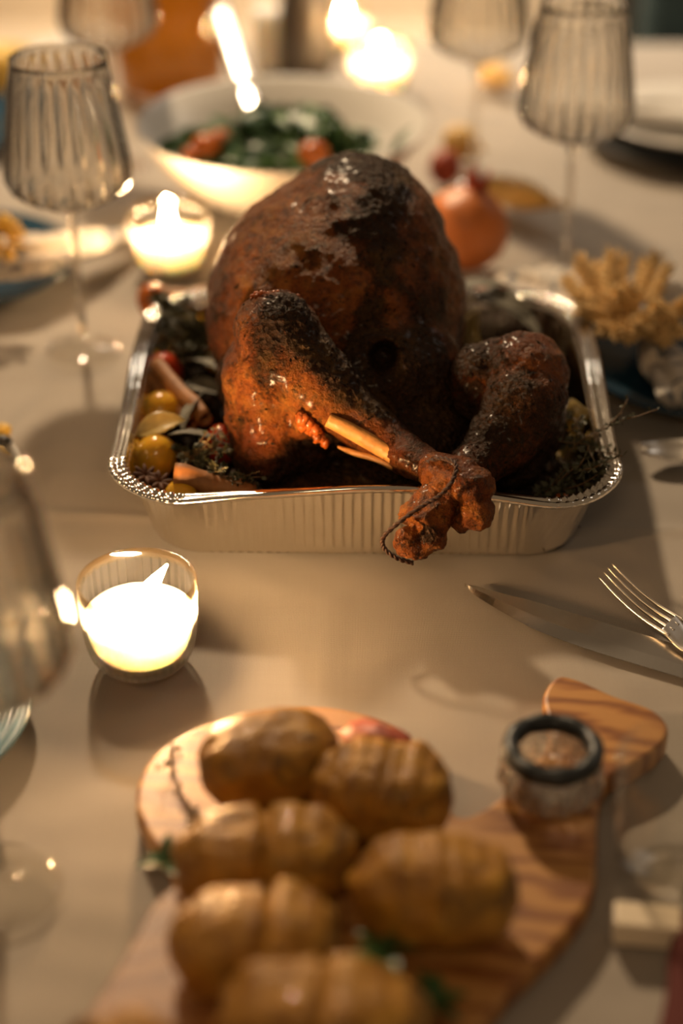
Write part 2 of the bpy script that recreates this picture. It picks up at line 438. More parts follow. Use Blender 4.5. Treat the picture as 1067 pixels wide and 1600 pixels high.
# cream bench at the far end of the table
be = thing('upholstered_bench', 'cream upholstered bench beyond the far end of the table', 'bench', (0,3.1,-0.75))
bevel(mesh_obj('seat', *box_vf(-1.5,0.47,-0.38,0.5,0.30,0.50), M['cream'], be), 0.05, 4)
bevel(mesh_obj('backrest', *box_vf(-1.5,0.47,0.42,0.62,0.42,1.0), M['cream'], be), 0.05, 4)
for x in (-1.35, 0.38):
    for y in (-0.3, 0.45): mesh_obj('leg', *box_vf(x,x+.06,y,y+.06,0,0.33), bpy.data.materials['table_wood'], be)

# ------------------------------------------------------------------ foil pan
PAN_X0, PAN_X1 = G(163,735,0.075).x, G(988,745,0.075).x
PAN_YF, PAN_YB = G(530,772,0.078).y, G(530,448,0.075).y
PCX, PCY = (PAN_X0+PAN_X1)/2, (PAN_YF+PAN_YB)/2
PHW, PHL = (PAN_X1-PAN_X0)/2, (PAN_YB-PAN_YF)/2
def foil_pan():
    root = thing('roasting_pan', 'rectangular fluted foil roasting pan holding the roast turkey', 'pan', (PCX, PCY, 0), rz=math.radians(-0.8))
    NC, NS = 90, 320   # samples per corner, per side
    # each sample: (corner direction params)
    def rr(hw, hl, r):
        pts = []
        cs = [(hw-r,-hl+r,-PI/2),(hw-r,hl-r,0),(-hw+r,hl-r,PI/2),(-hw+r,-hl+r,PI)]
        for ci, (cx, cy, a0) in enumerate(cs):
            for k in range(NC):
                t = k/NC; a = a0 + t*PI/2
                pts.append((cx+r*math.cos(a), cy+r*math.sin(a), math.cos(a), math.sin(a), 1, t))
            nx = cs[(ci+1)%4]; a = a0+PI/2
            p0 = (cx+r*math.cos(a), cy+r*math.sin(a)); p1 = (nx[0]+r*math.cos(a), nx[1]+r*math.sin(a))
            for k in range(NS):
                t = k/NS
                pts.append((p0[0]*(1-t)+p1[0]*t, p0[1]*(1-t)+p1[1]*t, math.cos(a), math.sin(a), 0, t))
        return pts
    hz = 0.074
    # profile rows : inset from rim outer, height, corner radius, type
    rows = [(0.0015,hz-0.0052,.064,'bead'),(0.0000,hz-0.0035,.065,'bead'),(0.0002,hz-0.0014,.065,'bead'),(0.0016,hz-0.0002,.064,'bead'),
            (0.0036,hz-0.0004,.062,'bead'),(0.0046,hz-0.0022,.061,'fl'),(0.0066,hz-0.0026,.060,'fl'),(0.0090,hz-0.0022,.058,'fl'),(0.0115,hz-0.0016,.056,'fl'),
            (0.0132,hz-0.0028,.055,'in'),(0.0142,hz-0.006,.054,'in')]
    nW = 12
    for k in range(1, nW+1):
        t = k/nW
        rows.append((0.0142+0.0165*t, (hz-0.006)*(1-t)+0.007*t, .054-0.006*t, 'wall'))
    rows += [(0.0325,0.0035,.046,'base'),(0.036,0.0012,.043,'base'),(0.045,0.0010,.04,'floor'),(0.075,0.0016,.03,'floor'),(0.12,0.0012,.02,'floor')]
    V = []; F = []
    for ri, (ins, z, r, ty) in enumerate(rows):
        for (x, y, nx, ny, corner, t) in rr(PHW-ins, PHL-ins, r):
            dz = 0; dn = 0
            f = z/hz
            # the front rim is bent: raised in the middle, drooping to the corners
            if f > 0.15:
                wv = 0.0
                if y < 0:
                    front = max(0, -y/PHL)**6
                    u = x/PHW
                    wv += front*(0.0105*math.exp(-((u-0.02)/0.45)**2) - 0.0055*math.exp(-((u+0.72)/0.22)**2) - 0.0050*math.exp(-((u-0.78)/0.25)**2))
                side = (abs(x)/PHW)**8
                wv += side*0.003*math.sin(y*22+1)
                dz += wv*min(1, (f-0.15)/0.85)
                dn += 0.0018*math.sin(x*31+y*17)*f
            if corner:
                cw = math.sin(PI*min(1,max(0,t)))**0.5 if 0<t<1 else 0
                if ty in ('bead',): dz += 0.00045*cw*math.sin(t*PI/2*52); dn += 0.0003*cw*math.sin(t*PI/2*52)
                elif ty in ('fl','in'): dz += 0.0011*cw*math.sin(t*PI/2*52+0.5*math.sin(t*40)); 
                elif ty == 'wall':
                    q = (ri-11)/nW
                    dn += 0.0011*cw*(1-q*0.7)*noise.noise(Vector((t*26+q*3, q*1.6, ri*0.02)))*1.6 + 0.0007*cw*math.sin(t*64+q*5)*max(0,1-q*1.6)
            elif ty in ('wall','base','in'):
                L = abs(x) if abs(ny) > 0.5 else abs(y)
                lim = 0.128 if abs(ny) > 0.5 else 0.115
                e = 1/(1+math.exp((L-lim)/0.0016))
                q = min(1, max(0, (ri-10)/2.0)); 
                if ty == 'base': q *= 0.4
                s = x if abs(ny) > 0.5 else y
                ph = (s/0.0076) % 1.0
                sw = ph/0.66 if ph < 0.66 else (1-ph)/0.34
                dn += 0.0026*(sw-0.5)*e*q
                dn += 0.0010*noise.noise(Vector((x*14, y*14, z*30)))
            if ty == 'fl' and not corner: dz += 0.00025*noise.noise(Vector((x*60,y*60,1)))
            V.append((x+nx*dn, y+ny*dn, max(0.0008, z+dz)))
    n = (NC+NS)*4
    for i in range(len(rows)-1):
        for k in range(n):
            F.append((i*n+k, (i+1)*n+k, (i+1)*n+(k+1)%n, i*n+(k+1)%n))
    F.append(tuple((len(rows)-1)*n+k for k in range(n)))
    split = 10*n
    wall_f = [f for f in F if min(f) >= split]
    rim_f = [f for f in F if max(f) < split+n and len(f) == 4 and min(f) < split]
    o = mesh_obj('body', V[split:], [tuple(i-split for i in f) for f in wall_f], M['foil'], root); solidify(o, 0.0004)
    o = mesh_obj('rim', V[:split+n], rim_f, M['foil'], root); solidify(o, 0.0004)
    # juices on the floor of the pan
    pts = []; 
    for (x, y, *_r) in rr(PHW-0.034, PHL-0.034, .044)[::6]: pts.append((x, y))
    mesh_obj('pan_juice', *prism(pts, 0.0022, 0.010), M['juice'], root)
foil_pan()

# ------------------------------------------------------------------ turkey
def gauss(p, c, s): 
    d = (p-c).length; return math.exp(-(d/s)**2)
TK = thing('roast_turkey', 'whole roast turkey with charred herb skin in the foil pan', 'turkey', (0.0, 1.25, 0.012))
TO = Vector(TK.location)
flake_pts = []
def finish(me, name, m, charfn, goldfn, amp=0.0016, freq=60, flakes=0, lump=0.0):
    n = len(me.vertices); co = np.empty(n*3, dtype=np.float32); me.vertices.foreach_get('co', co)
    no = np.empty(n*3, dtype=np.float32); me.vertices.foreach_get('normal', no)
    co = co.reshape(-1,3); no = no.reshape(-1,3); ch = []; go = []
    for i in range(n):
        p = Vector(co[i].tolist()); N = Vector(no[i].tolist())
        c = min(1, max(0, charfn(p, N))); g = min(1, max(0, goldfn(p, N)))
        d = amp*noise.noise(p*freq) + amp*0.7*noise.noise(p*freq*2.7+Vector((5,1,2)))*(0.35+1.3*c) + lump*noise.noise(p*22)
        d += 0.0010*c*abs(noise.noise(p*330))
        co[i] = p + N*d - TO
        ch.append(c); go.append(g)
        if flakes and random.random() < flakes*c*c: flake_pts.append((p+N*d-TO, N.copy()))
    me.vertices.foreach_set('co', co.reshape(-1)); me.update()
    me.polygons.foreach_set('use_smooth', [True]*len(me.polygons))
    set_attr(me, 'char', ch); set_attr(me, 'lit_gold', go)
    me.materials.append(m); me.name = name
    o = bpy.data.objects.new(name, me); C.objects.link(o); o.parent = TK
    return o

CAV = PY(597, 560, 1.165)
KN_L = PY(433, 525, 1.165); KN_R = PY(822, 600, 1.16)
def body():
    mb = MB()
    mb.add(*ellipsoid((-0.004,1.305,0.120),(0.112,0.125,0.112), sub=4))
    mb.add(*ellipsoid((0.012,1.315,0.165),(0.078,0.10,0.082), euler(8,0,0), sub=4))
    mb.add(*ellipsoid((0.0,1.25,0.085),(0.105,0.11,0.072), sub=4))
    c = PY(600,600,1.205)
    mb.add(*ellipsoid(c,(0.070,0.060,0.060), sub=4))
    c = PY(640,690,1.165); mb.add(*ellipsoid(c,(0.05,0.055,0.040), sub=3))
    mb.add(*ellipsoid((-0.01,1.15,0.035),(0.085,0.05,0.022), sub=3))   # tail flap / back in the pan
    me = remeshed(mb, 0.0027, 14)
    # cavity
    dirc = Vector((0.05,0.85,-0.45)).normalized()
    for v in me.vertices:
        p = v.co; d = p-CAV; lat = (d - dirc*d.dot(dirc)); 
        r = math.sqrt((lat.x/0.0125)**2 + (lat.z/0.0125)**2)
        if r < 1.7 and p.y < 1.24 and abs(d.dot(dirc)) < 0.05:
            v.co = p + dirc*0.030/(1+math.exp((r-0.85)*9))
        # groove of the keel and folds between legs
        q = v.co
    def ch(p, N):
        c = 0.36 + 0.42*noise.noise(p*19) + 0.30*noise.noise(p*55)
        top = PY(575,255,1.33)
        c += 0.75*gauss(p, top, 0.035)
        c += 0.42*math.exp(-((p.x-0.030-0.2*(p.z-0.2))/0.014)**2)*(1 if p.z>0.13 else 0)
        yel = gauss(p, PY(430,330,1.26), 0.04)+gauss(p, PY(400,400,1.24), 0.035)
        c -= 0.42*yel + 0.25*gauss(p, PY(590,440,1.20), 0.03)
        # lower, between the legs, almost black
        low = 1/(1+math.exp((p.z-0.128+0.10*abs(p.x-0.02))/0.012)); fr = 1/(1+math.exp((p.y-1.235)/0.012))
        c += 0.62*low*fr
        c += 0.5*gauss(p, CAV, 0.02)
        c += 0.25*gauss(p, PY(660,540,1.17), 0.03)
        return c
    def go(p, N):
        g = 0.30+0.5*noise.noise(p*12)
        g += 0.9*gauss(p, PY(430,330,1.26), 0.045) + 0.6*gauss(p, PY(390,440,1.22), 0.04) + 0.7*gauss(p, PY(590,440,1.20), 0.03) + 0.4*gauss(p, PY(715,420,1.27), 0.03)
        return g
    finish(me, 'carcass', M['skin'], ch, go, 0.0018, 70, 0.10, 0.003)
body()

def leg(side):
    mb = MB()
    if side == 'L':
        pth = [PY(418,535,1.17), PY(448,560,1.162), PY(500,605,1.15), PY(560,655,1.135), PY(625,705,1.11), PY(680,735,1.085)]
        rad = [0.034,0.036,0.031,0.0225,0.0165,0.0125]
        mb.add(*tube(spline(pth,6), lerp_list(rad,6), 24))
        mb.add(*ellipsoid(PY(432,520,1.170),(0.034,0.034,0.034), sub=3))
        mb.add(*ellipsoid(PY(420,640,1.175),(0.036,0.045,0.050), euler(0,0,0), sub=3))
        mb.add(*ellipsoid(PY(412,590,1.172),(0.034,0.036,0.042), sub=3))
        mb.add(*ellipsoid(PY(425,690,1.17),(0.034,0.05,0.034), sub=3))
        mb.add(*ellipsoid(PY(480,690,1.175),(0.030,0.04,0.026), sub=3))
        mb.add(*ellipsoid(PY(478,655,1.145),(0.018,0.014,0.016), euler(0,-35,0), sub=3))
    else:
        pth = [PY(835,600,1.17), PY(815,635,1.15), PY(785,685,1.128), PY(745,725,1.105), PY(700,752,1.083)]
        rad = [0.030,0.034,0.028,0.019,0.013]
        mb.add(*tube(spline(pth,6), lerp_list(rad,6), 24))
        mb.add(*ellipsoid(PY(818,588,1.175),(0.036,0.036,0.036), sub=3))
        mb.add(*ellipsoid(PY(745,600,1.18),(0.024,0.03,0.034), sub=3))
        mb.add(*ellipsoid(PY(775,600,1.185),(0.034,0.04,0.036), sub=3))
        mb.add(*ellipsoid(PY(830,655,1.17),(0.028,0.04,0.036), sub=3))
        mb.add(*ellipsoid(PY(790,700,1.16),(0.034,0.04,0.030), sub=3))
    me = remeshed(mb, 0.0022, 9)
    if side == 'L':
        A = PY(440,470,1.15); B = PY(520,570,1.13); Cc = PY(640,690,1.09)
        def ch(p, N):
            c = 0.26 + 0.45*noise.noise(p*24)
            # burnt along the upper inner ridge of the drumstick
            c += 0.75*gauss(p, A, 0.020) + 0.62*gauss(p, PY(480,510,1.14), 0.02) + 0.62*gauss(p, PY(530,560,1.14),0.02)
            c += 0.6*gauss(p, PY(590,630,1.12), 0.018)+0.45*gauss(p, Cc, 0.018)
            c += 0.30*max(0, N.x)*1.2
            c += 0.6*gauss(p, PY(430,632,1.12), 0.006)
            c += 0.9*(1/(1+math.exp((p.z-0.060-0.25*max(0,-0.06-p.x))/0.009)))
            return c
        def go(p, N):
            g = 0.30 + 0.6*noise.noise(p*28)
            g += 0.5*gauss(p, PY(410,600,1.13), 0.035)+0.6*gauss(p, PY(470,640,1.12), 0.03) - 0.5*gauss(p, PY(440,470,1.15),0.03)
            return g
    else:
        def ch(p, N):
            c = 0.52 + 0.35*noise.noise(p*20) + 0.30*gauss(p, PY(740,600,1.15),0.035) - 0.28*gauss(p, PY(830,570,1.16),0.03)
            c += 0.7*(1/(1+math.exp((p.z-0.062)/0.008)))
            return c
        def go(p, N): return 0.15+0.5*noise.noise(p*25)+0.3*gauss(p, PY(840,600,1.15),0.03)
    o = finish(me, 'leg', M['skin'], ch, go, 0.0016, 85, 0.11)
    return o
legL = leg('L'); legR = leg('R')
def knuckles():
    # knobbly ends of the two legs, crossed over the front rim
    for k in range(2):
        mb = MB()
        if k == 0:
            mb.add(*tube(spline([PY(668,728,1.088), PY(700,748,1.072), PY(728,760,1.058)],5), lerp_list([0.0135,0.019,0.020],5), 18))
            mb.add(*ellipsoid(PY(738,758,1.056),(0.0185,0.016,0.0165), sub=3))
            mb.add(*ellipsoid(PY(700,765,1.060),(0.017,0.014,0.015), sub=3))
            mb.add(*ellipsoid(PY(745,800,1.045),(0.013,0.012,0.014), sub=3))
            mb.add(*ellipsoid(PY(722,815,1.046),(0.008,0.009,0.009), sub=3))
            lump = 0.004
        else:
            mb.add(*tube(spline([PY(700,765,1.066), PY(678,790,1.056), PY(655,825,1.043)],5), lerp_list([0.015,0.018,0.019],5), 18))
            mb.add(*ellipsoid(PY(638,848,1.039),(0.012,0.012,0.013), sub=3))
            mb.add(*ellipsoid(PY(675,842,1.038),(0.012,0.012,0.012), sub=3))
            mb.add(*ellipsoid(PY(650,862,1.034),(0.012,0.010,0.008), sub=3))
            lump = 0.005
        me = remeshed(mb, 0.0014, 5)
        sd = 3.0*k
        def ch(p, N):
            c = 0.12+0.4*noise.noise(p*70+Vector((sd,0,0))) + 0.3*max(0,-N.z)
            if k: c += 0.9*gauss(p, PY(668,836,1.028), 0.009)
            return c
        def go(p, N):
            return (0.30 if k == 0 else 0.5)+1.0*noise.noise(p*60) + (0.8*gauss(p, PY(745,810,1.035),0.012) if k == 0 else 0.7*gauss(p, PY(645,845,1.03),0.013))
        o = finish(me, 'leg_knuckle', M['skin'], ch, go, 0.0022, 120, 0, lump); o.parent = (legL, legR)[k]
knuckles()
def loc(v): return Vector(v)-TO
# exposed bone and a torn sliver of meat
bp = [PY(512,656,1.117), PY(545,672,1.113), PY(590,697,1.106), PY(640,727,1.095), PY(672,742,1.082)]
V_, F_ = tube([loc(p) for p in spline(bp,6)], lerp_list([0.0058,0.0068,0.0072,0.0085,0.0095],6), 14, flat=0.7)
mesh_obj('leg_bone', V_, F_, M['bone'], legL)['label'] = 'bare tan leg bone'
bp = [PY(528,698,1.120), PY(555,708,1.113), PY(585,716,1.106), PY(615,730,1.098)]
mesh_obj('meat_strip', *tube([loc(p) for p in spline(bp,6)], lerp_list([0.0012,0.0026,0.0028,0.003],6), 8), M['bone'], legL)
# ragged torn skin below the left drumstick
mb = MB()
for k in range(46):
    t = random.random()
    p = PY(470+40*t, 655+38*t+random.uniform(-8,8), 1.118+random.uniform(0,0.008)); r = random.uniform(0.0015,0.0042)
    mb.add(*ellipsoid(loc(p),(r,r*0.8,r*1.5), euler(0,random.uniform(-60,20),0), sub=2, nz=0.5, seed=k))
mb.build('torn_skin', M['crisp'], legL)
# crisp crumbs on the knee of the left leg
mb = MB()
for k in range(60):
    px = random.choice([random.gauss(428,12), random.gauss(400,5)])
    p = PY(px, 459+ (0.0012*(px-432)**2*3)+random.uniform(-4,3), 1.178+random.uniform(-0.006,0.006)); r = random.uniform(0.0008,0.0024)
    mb.add(*ellipsoid(loc(p),(r,r,r), sub=1, nz=0.6, seed=k))
o = mb.build('crisp_crumbs', M['crisp'], legL); o['kind'] = 'stuff'
# twine
tw = [PY(668,722,1.076), PY(690,716,1.070), PY(712,726,1.055), PY(706,752,1.042), PY(686,775,1.036), PY(660,790,1.034), PY(625,815,1.028), PY(600,838,1.026), PY(600,856,1.024), PY(620,872,1.022), PY(645,880,1.024)]
mb = MB()
for ph in (0, PI):
    P = spline(tw, 14); fr = frames(P)
    path = [p + a*math.cos(i*0.7+ph)*0.0009 + b*math.sin(i*0.7+ph)*0.0009 for i, (p,t,a,b) in enumerate(fr)]
    mb.add(*tube([loc(p) for p in path], 0.0011, 6))
mb.build('twine', M['twine'], TK)
# herb flakes
mb = MB(); random.shuffle(flake_pts)
for (p, N) in flake_pts[:3600]:
    r = random.uniform(0.0006,0.0018); a = N.orthogonal().normalized(); a.rotate(Quaternion(N, random.random()*6.28)); b = N.cross(a)
    lift = N*random.uniform(0.0002,0.0011)
    mb.add([p+a*r*1.5+lift, p+b*r*0.7+N*0.0001, p-a*r*1.5+lift*0.3, p-b*r*0.7+N*0.0009], [(0,1,2,3)])
o = mb.build('herb_crust', M['burnt'], TK, smooth=False); o['kind'] = 'stuff'

# ------------------------------------------------------------------ produce and herbs in the pan
def GC(px, py, z, ymin=None):
    p = G(px, py, z); ym = PAN_YF+0.046 if ymin is None else ymin
    return p if p.y >= ym else PY(px, py, ym)
def tomato(px, py, z, rpx, m, label, elong=1.08, name='cherry_tomato', cat='tomato'):
    p = GC(px, py, z, PAN_YF+0.040); r = px2m(p, rpx)
    o = MB().add(*ellipsoid((0,0,0),(r,r,r*elong), sub=4, nz=0.03, seed=px)).build(name, m, None, loc=p)
    o.rotation_euler = (random.uniform(-.5,.5), random.uniform(-.5,.5), 0)
    tag(o, label, cat, 'tomatoes roasting in the foil pan'); return o
tomato(252,642,0.052,31,M['tom_y'],'yellow cherry tomato behind, just below the long cinnamon stick',1.0)
tomato(243,714,0.050,34,M['tom_y'],'largest yellow cherry tomato, nearest the left rim of the pan',1.12)
tomato(343,560,0.052,23,M['tom_y'],'yellow cherry tomato touching the left thigh of the turkey')
tomato(283,776,0.052,27,M['tom_y'],'yellow cherry tomato half hidden behind the front left rim',1.0)
tomato(371,788,0.047,27,M['tom_y'],'yellow tomato peeking above the front rim under the turkey',1.0)
tomato(214,722,0.036,26,M['tom_y'],'yellow tomato squeezed between rim and largest yellow tomato',1.2)
tomato(258,580,0.050,28,M['tom_r'],'red tomato under the upper end of the long cinnamon stick')
tomato(347,695,0.040,30,M['tom_r'],'red tomato wedged against the turkey behind the thyme')
tomato(318,792,0.036,26,M['tom_r'],'red tomato low between two yellow ones at the front rim')
tomato(262,768,0.040,16,M['tom_o'],'small orange tomato low in the front left corner')
tomato(878,788,0.040,17,M['tom_o'],'small orange tomato in the front right corner of the pan')
tomato(765,470,0.045,30,M['tom_o'],'orange tomato at the back right behind the turkey leg')
tomato(240,470,0.045,26,M['tom_o'],'orange tomato at the back left corner of the pan')

def cinnamon(a, b, r, label, open_end=False):
    a = Vector(a); b = Vector(b); root = thing('cinnamon_stick', label, 'cinnamon', (a+b)/2, 'cinnamon sticks in the foil pan')
    d = (b-a); n = 14; fr = frames([a + d*(i/n) - root.location + Vector((0,0,0.0012*math.sin(i*0.7))) for i in range(n+1)])
    # double scroll cross-section
    cs = []
    for k in range(26):
        t = k/25; an = -0.4 + t*5.6; rr = r*(1.0 - 0.34*t)
        cs.append((rr*math.cos(an), rr*math.sin(an)))
    V = []; F = []
    for i, (p,t,x,y) in enumerate(fr):
        s = 1+0.06*math.sin(i*1.3)
        for (u, w_) in cs: V.append(p + x*(u*s) + y*(w_*s))
    m_ = len(cs)
    for i in range(n):
        for k in range(m_-1): F.append((i*m_+k, i*m_+k+1, (i+1)*m_+k+1, (i+1)*m_+k))
    o = mesh_obj('bark', V, F, M['cinnamon'], root); solidify(o, r*0.16)
    mesh_obj('inner_bark', *tube([p for p,_,_,_ in fr[1:-1]], r*0.42, 10), M['cinn_dark'], root)
    return root
cinnamon(GC(245,572,0.068), GC(322,655,0.062), 0.0078, 'long pale cinnamon stick leaning from the red tomato')
cinnamon(GC(232,590,0.056), GC(300,662,0.050), 0.0075, 'second cinnamon stick lying under the long pale one')
cinnamon(GC(272,742,0.070), GC(395,772,0.068), 0.0088, 'thick cinnamon stick with open curled end near front rim')
cinnamon(GC(255,468,0.060), GC(335,462,0.060), 0.0085, 'cinnamon stick along the back left rim of the pan')

def leaf_mesh(L, W, curl=0.3, n=14, m=8, fold=0.25):
    V = []; F = []
    for i in range(n+1):
        t = i/n; wd = W*math.sin(PI*min(1,t**0.85))**0.8*(1-0.15*t)
        for k in range(m+1):
            s = (k/m-0.5)*2
            x = L*t; y = wd*s*0.5; z = curl*L*math.sin(PI*t*0.9)*0.35 + fold*wd*abs(s)**1.4*0.5 + 0.02*L*math.sin(t*28+s*3)*abs(s)*0.35
            V.append((x,y,z))
    for i in range(n):
        for k in range(m): F.append((i*(m+1)+k, (i+1)*(m+1)+k, (i+1)*(m+1)+k+1, i*(m+1)+k+1))
    return V, F
def leaf(name, cat, a, b, W, m, label, roll=0, group=None, curl=0.3, fold=0.25):
    a = Vector(a); b = Vector(b); L = (b-a).length
    root = thing(name, label, cat, a, group)
    root.rotation_mode = 'QUATERNION'
    root.rotation_quaternion = (b-a).to_track_quat('X','Z') @ Quaternion((1,0,0), roll)
    V, F = leaf_mesh(L, W, curl, fold=fold); o = mesh_obj('blade', V, F, m, root); solidify(o, 0.0006)
    mid = [(L*i/10, 0, curl*L*math.sin(PI*i/10*0.9)*0.35+0.0004) for i in range(11)]
    mesh_obj('midrib', *tube([Vector(q) for q in [(-0.012,0,-0.002)]+mid], [0.0009]*2+[0.0008*(1-i/14) for i in range(10)], 6), m, root)
    return root
SG = 'sage leaves in the foil pan'
leaf('sage_leaf','leaf',GC(310,622,0.070),GC(288,678,0.060),0.016,M['sage'],'grey sage leaf standing below the long cinnamon stick',0.6,SG)
leaf('sage_leaf','leaf',GC(345,692,0.064),GC(262,682,0.068),0.019,M['sage'],'curled grey sage leaf across from largest yellow tomato',0.3,SG)
leaf('sage_leaf','leaf',GC(430,775,0.060),GC(268,764,0.071),0.017,M['sage'],'long sage leaf lying along the front rim',0.2,SG,0.15)
leaf('sage_leaf','leaf',GC(290,565,0.062),GC(345,585,0.066),0.022,M['sage'],'sage leaf right of the red tomato under the turkey thigh',-0.3,SG)
leaf('sage_leaf','leaf',GC(290,600,0.052),GC(352,620,0.052),0.022,M['sage'],'broad sage leaf between cinnamon stick and turkey thigh',0.2,SG)
leaf('sage_leaf','leaf',GC(212,680,0.064),GC(290,658,0.070),0.022,M['onion'],'yellowish husk-like leaf between the two big yellow tomatoes',0.5,SG,0.5)
leaf('sage_leaf','leaf',GC(335,530,0.068),GC(322,440,0.090),0.012,M['sage'],'narrow sage leaf upright against the left side of the turkey',1.0,SG)
leaf('sage_leaf','leaf',GC(745,455,0.075),GC(835,500,0.062),0.024,M['sage'],'pale sage leaf behind the turkey at the back right',0.3,SG)
leaf('sage_leaf','leaf',GC(770,470,0.066),GC(845,535,0.052),0.024,M['sage'],'lower sage leaf against the right wall of the pan',-0.2,SG)
leaf('sage_leaf','leaf',GC(700,455,0.075),GC(800,452,0.080),0.020,M['sage'],'sage leaf resting on the back rim of the pan',0.1,SG)

def sprig(pts, label, nleaf=60, ll=0.0055, m=None, stem_r=0.0009, spread=1.0, side=2, thing_name='thyme_sprig'):
    P = [Vector(p) for p in pts]; root = thing(thing_name, label, 'thyme', P[0], 'thyme sprigs')
    path = [p-P[0] for p in spline(P, 8)]
    mb = MB().add(*tube(path, [stem_r*(1-0.6*i/len(path)) for i in range(len(path))], 6))
    tips = [path]
    for s in range(side):
        i = random.randint(2, max(3,len(path)-4)); d = (path[min(i+3,len(path)-1)]-path[i]).normalized()
        q = path[i]; br = [q]
        dd = (d+Vector((random.uniform(-.8,.8),random.uniform(-.8,.8),random.uniform(0,.6)))).normalized()
        for k in range(5): q = q+dd*0.006; dd = (dd+Vector((random.uniform(-.2,.2),random.uniform(-.2,.2),random.uniform(-.1,.2)))).normalized(); br.append(q.copy())
        mb.add(*tube(br, 0.0005, 5)); tips.append(br)
    mb.build('stem', M['twig'], root)
    lb = MB()
    for k in range(nleaf):
        br = random.choice(tips) if random.random() < 0.45 else path
        i = random.randint(1, len(br)-1); p = br[i]
        d = Vector((random.gauss(0,1),random.gauss(0,1),random.gauss(0.2,1))).normalized(); sd = d.orthogonal().normalized()
        l = ll*random.uniform(.6,1.3); w_ = l*0.26
        lb.add([p, p+d*l*0.5+sd*w_, p+d*l, p+d*l*0.5-sd*w_, p+d*l*.5+d.cross(sd)*w_*0.4], [(0,1,4),(1,2,4),(2,3,4),(3,0,4)])
    o = lb.build('leaves', m or M['thyme'], root, smooth=False); o['kind'] = 'stuff'
    return root
sprig([GC(290,718,0.064),GC(315,708,0.070),GC(345,700,0.068),GC(375,715,0.06)],'pale dried thyme sprig right of the largest yellow tomato',110,0.0065,M['thyme_l'],side=4)
sprig([GC(275,700,0.060),GC(310,722,0.066),GC(350,735,0.062)],'dark thyme sprig with needle leaves above the thick cinnamon stick',150,0.0085,side=4)
sprig([GC(300,735,0.062),GC(350,745,0.066),GC(405,758,0.062)],'thyme sprig tucked behind the front cinnamon stick',130,0.006,side=4)
sprig([GC(240,500,0.060),GC(270,520,0.064),GC(320,560,0.062)],'dark thyme sprig at the back left corner of the pan',200,0.010,side=6)
sprig([GC(250,470,0.070),GC(285,500,0.080),GC(325,520,0.075)],'burnt thyme sprig heaped against the turkey at the back left',220,0.011,side=6)
sprig([GC(255,540,0.056),GC(290,545,0.066),GC(330,540,0.066)],'thyme sprig in front of the dark heap beside the turkey',180,0.009,side=6)
sprig([GC(880,720,0.060),GC(905,690,0.078),GC(940,672,0.090),G(985,650,0.098)],'thyme sprig sticking out over the right rim of the pan',34,0.005,side=3)
sprig([GC(860,760,0.050),GC(900,740,0.066),GC(945,728,0.072)],'thyme sprig bunched in the front right corner of the pan',150,0.0075,side=7)
sprig([GC(850,700,0.055),GC(890,690,0.074),GC(925,700,0.070)],'thyme sprig below the right leg of the turkey',150,0.0075,side=7)
sprig([GC(840,770,0.046),GC(880,765,0.060),GC(935,750,0.058)],'lowest thyme sprig along the front right rim',150,0.0075,side=6)
sprig([GC(885,640,0.060),GC(905,670,0.075),GC(935,735,0.066)],'thin curved thyme sprig leaning on the inside right wall',60,0.006,side=6)
# onion wedges on the right
def wedge(px, py, z, rpx, label):
    p = G(px, py, z); r = px2m(p, rpx)
    root = thing('onion_wedge', label, 'onion', p, 'onion wedges in the foil pan')
    for k in range(3):
        s = 1-0.24*k; V = []; F = []
        for i in range(13):
            for j in range(9):
                a = PI*(i/12); b = -0.7+1.4*j/8
                V.append((r*s*math.cos(b)*math.sin(a)-0.3*r, r*s*math.sin(b)*math.sin(a), r*s*1.15*math.cos(a)))
        for i in range(12):
            for j in range(8): F.append((i*9+j,(i+1)*9+j,(i+1)*9+j+1,i*9+j+1))
        o = mesh_obj('layer', V, F, M['onion'], root); solidify(o, 0.0014)
    root.rotation_euler = (0.4, 0.3, random.uniform(0,6)); return root
wedge(905,655,0.050,34,'yellow roasted onion wedge between right leg and pan wall')
wedge(880,700,0.040,30,'onion wedge half buried in thyme under the right leg')
wedge(745,520,0.05,30,'onion wedge behind the right leg of the turkey')
# star anise
def anise(px, py, z, label):
    root = thing('star_anise', label, 'spice', G(px,py,z), 'star anise in the foil pan')
    for k in range(8):
        a = k*PI/4
        mesh_obj('pod', *ellipsoid((0.006*math.cos(a),0.006*math.sin(a),0),(0.0055,0.0020,0.0022), euler(0,-12,math.degrees(a)), sub=2), M['cinn_dark'], root)
    root.rotation_euler = (0.3,0.2,0.3)
anise(228,742,0.058,'brown star anise in the front left corner of the pan')
anise(250,752,0.054,'second star anise tucked lower beside the front rim')
# filling bed
mb = MB()
for k in range(5200):
    x = random.uniform(-PHW+0.040, PHW-0.040); y = random.uniform(-PHL+0.040, PHL-0.040)
    if abs(x) > PHW-0.060 and abs(y) > PHL-0.060 and math.hypot(abs(x)-(PHW-0.060), abs(y)-(PHL-0.060)) > 0.016: continue
    base_h = 0.030 + 0.016*max(0,min(1,(x-0.08)/0.05)) + 0.012*(1 if (x < -0.1 and y > 0.03) else 0)
    z = random.uniform(0.010, base_h)
    d = Vector((random.gauss(0,1),random.gauss(0,1),random.gauss(0,.5))).normalized(); sd = d.orthogonal().normalized(); l = random.uniform(.004,.014); w_ = l*random.uniform(.08,.25)
    p = Vector((PCX+x,PCY+y,z)); mb.add([p-d*l, p+sd*w_, p+d*l, p-sd*w_+Vector((0,0,0.001))], [(0,1,2,3)])
o = mb.build('herb_bed', M['burnt'], None, smooth=False); tag(o, 'bed of dark roasted herbs under the turkey in the pan', 'herbs', kind='stuff')

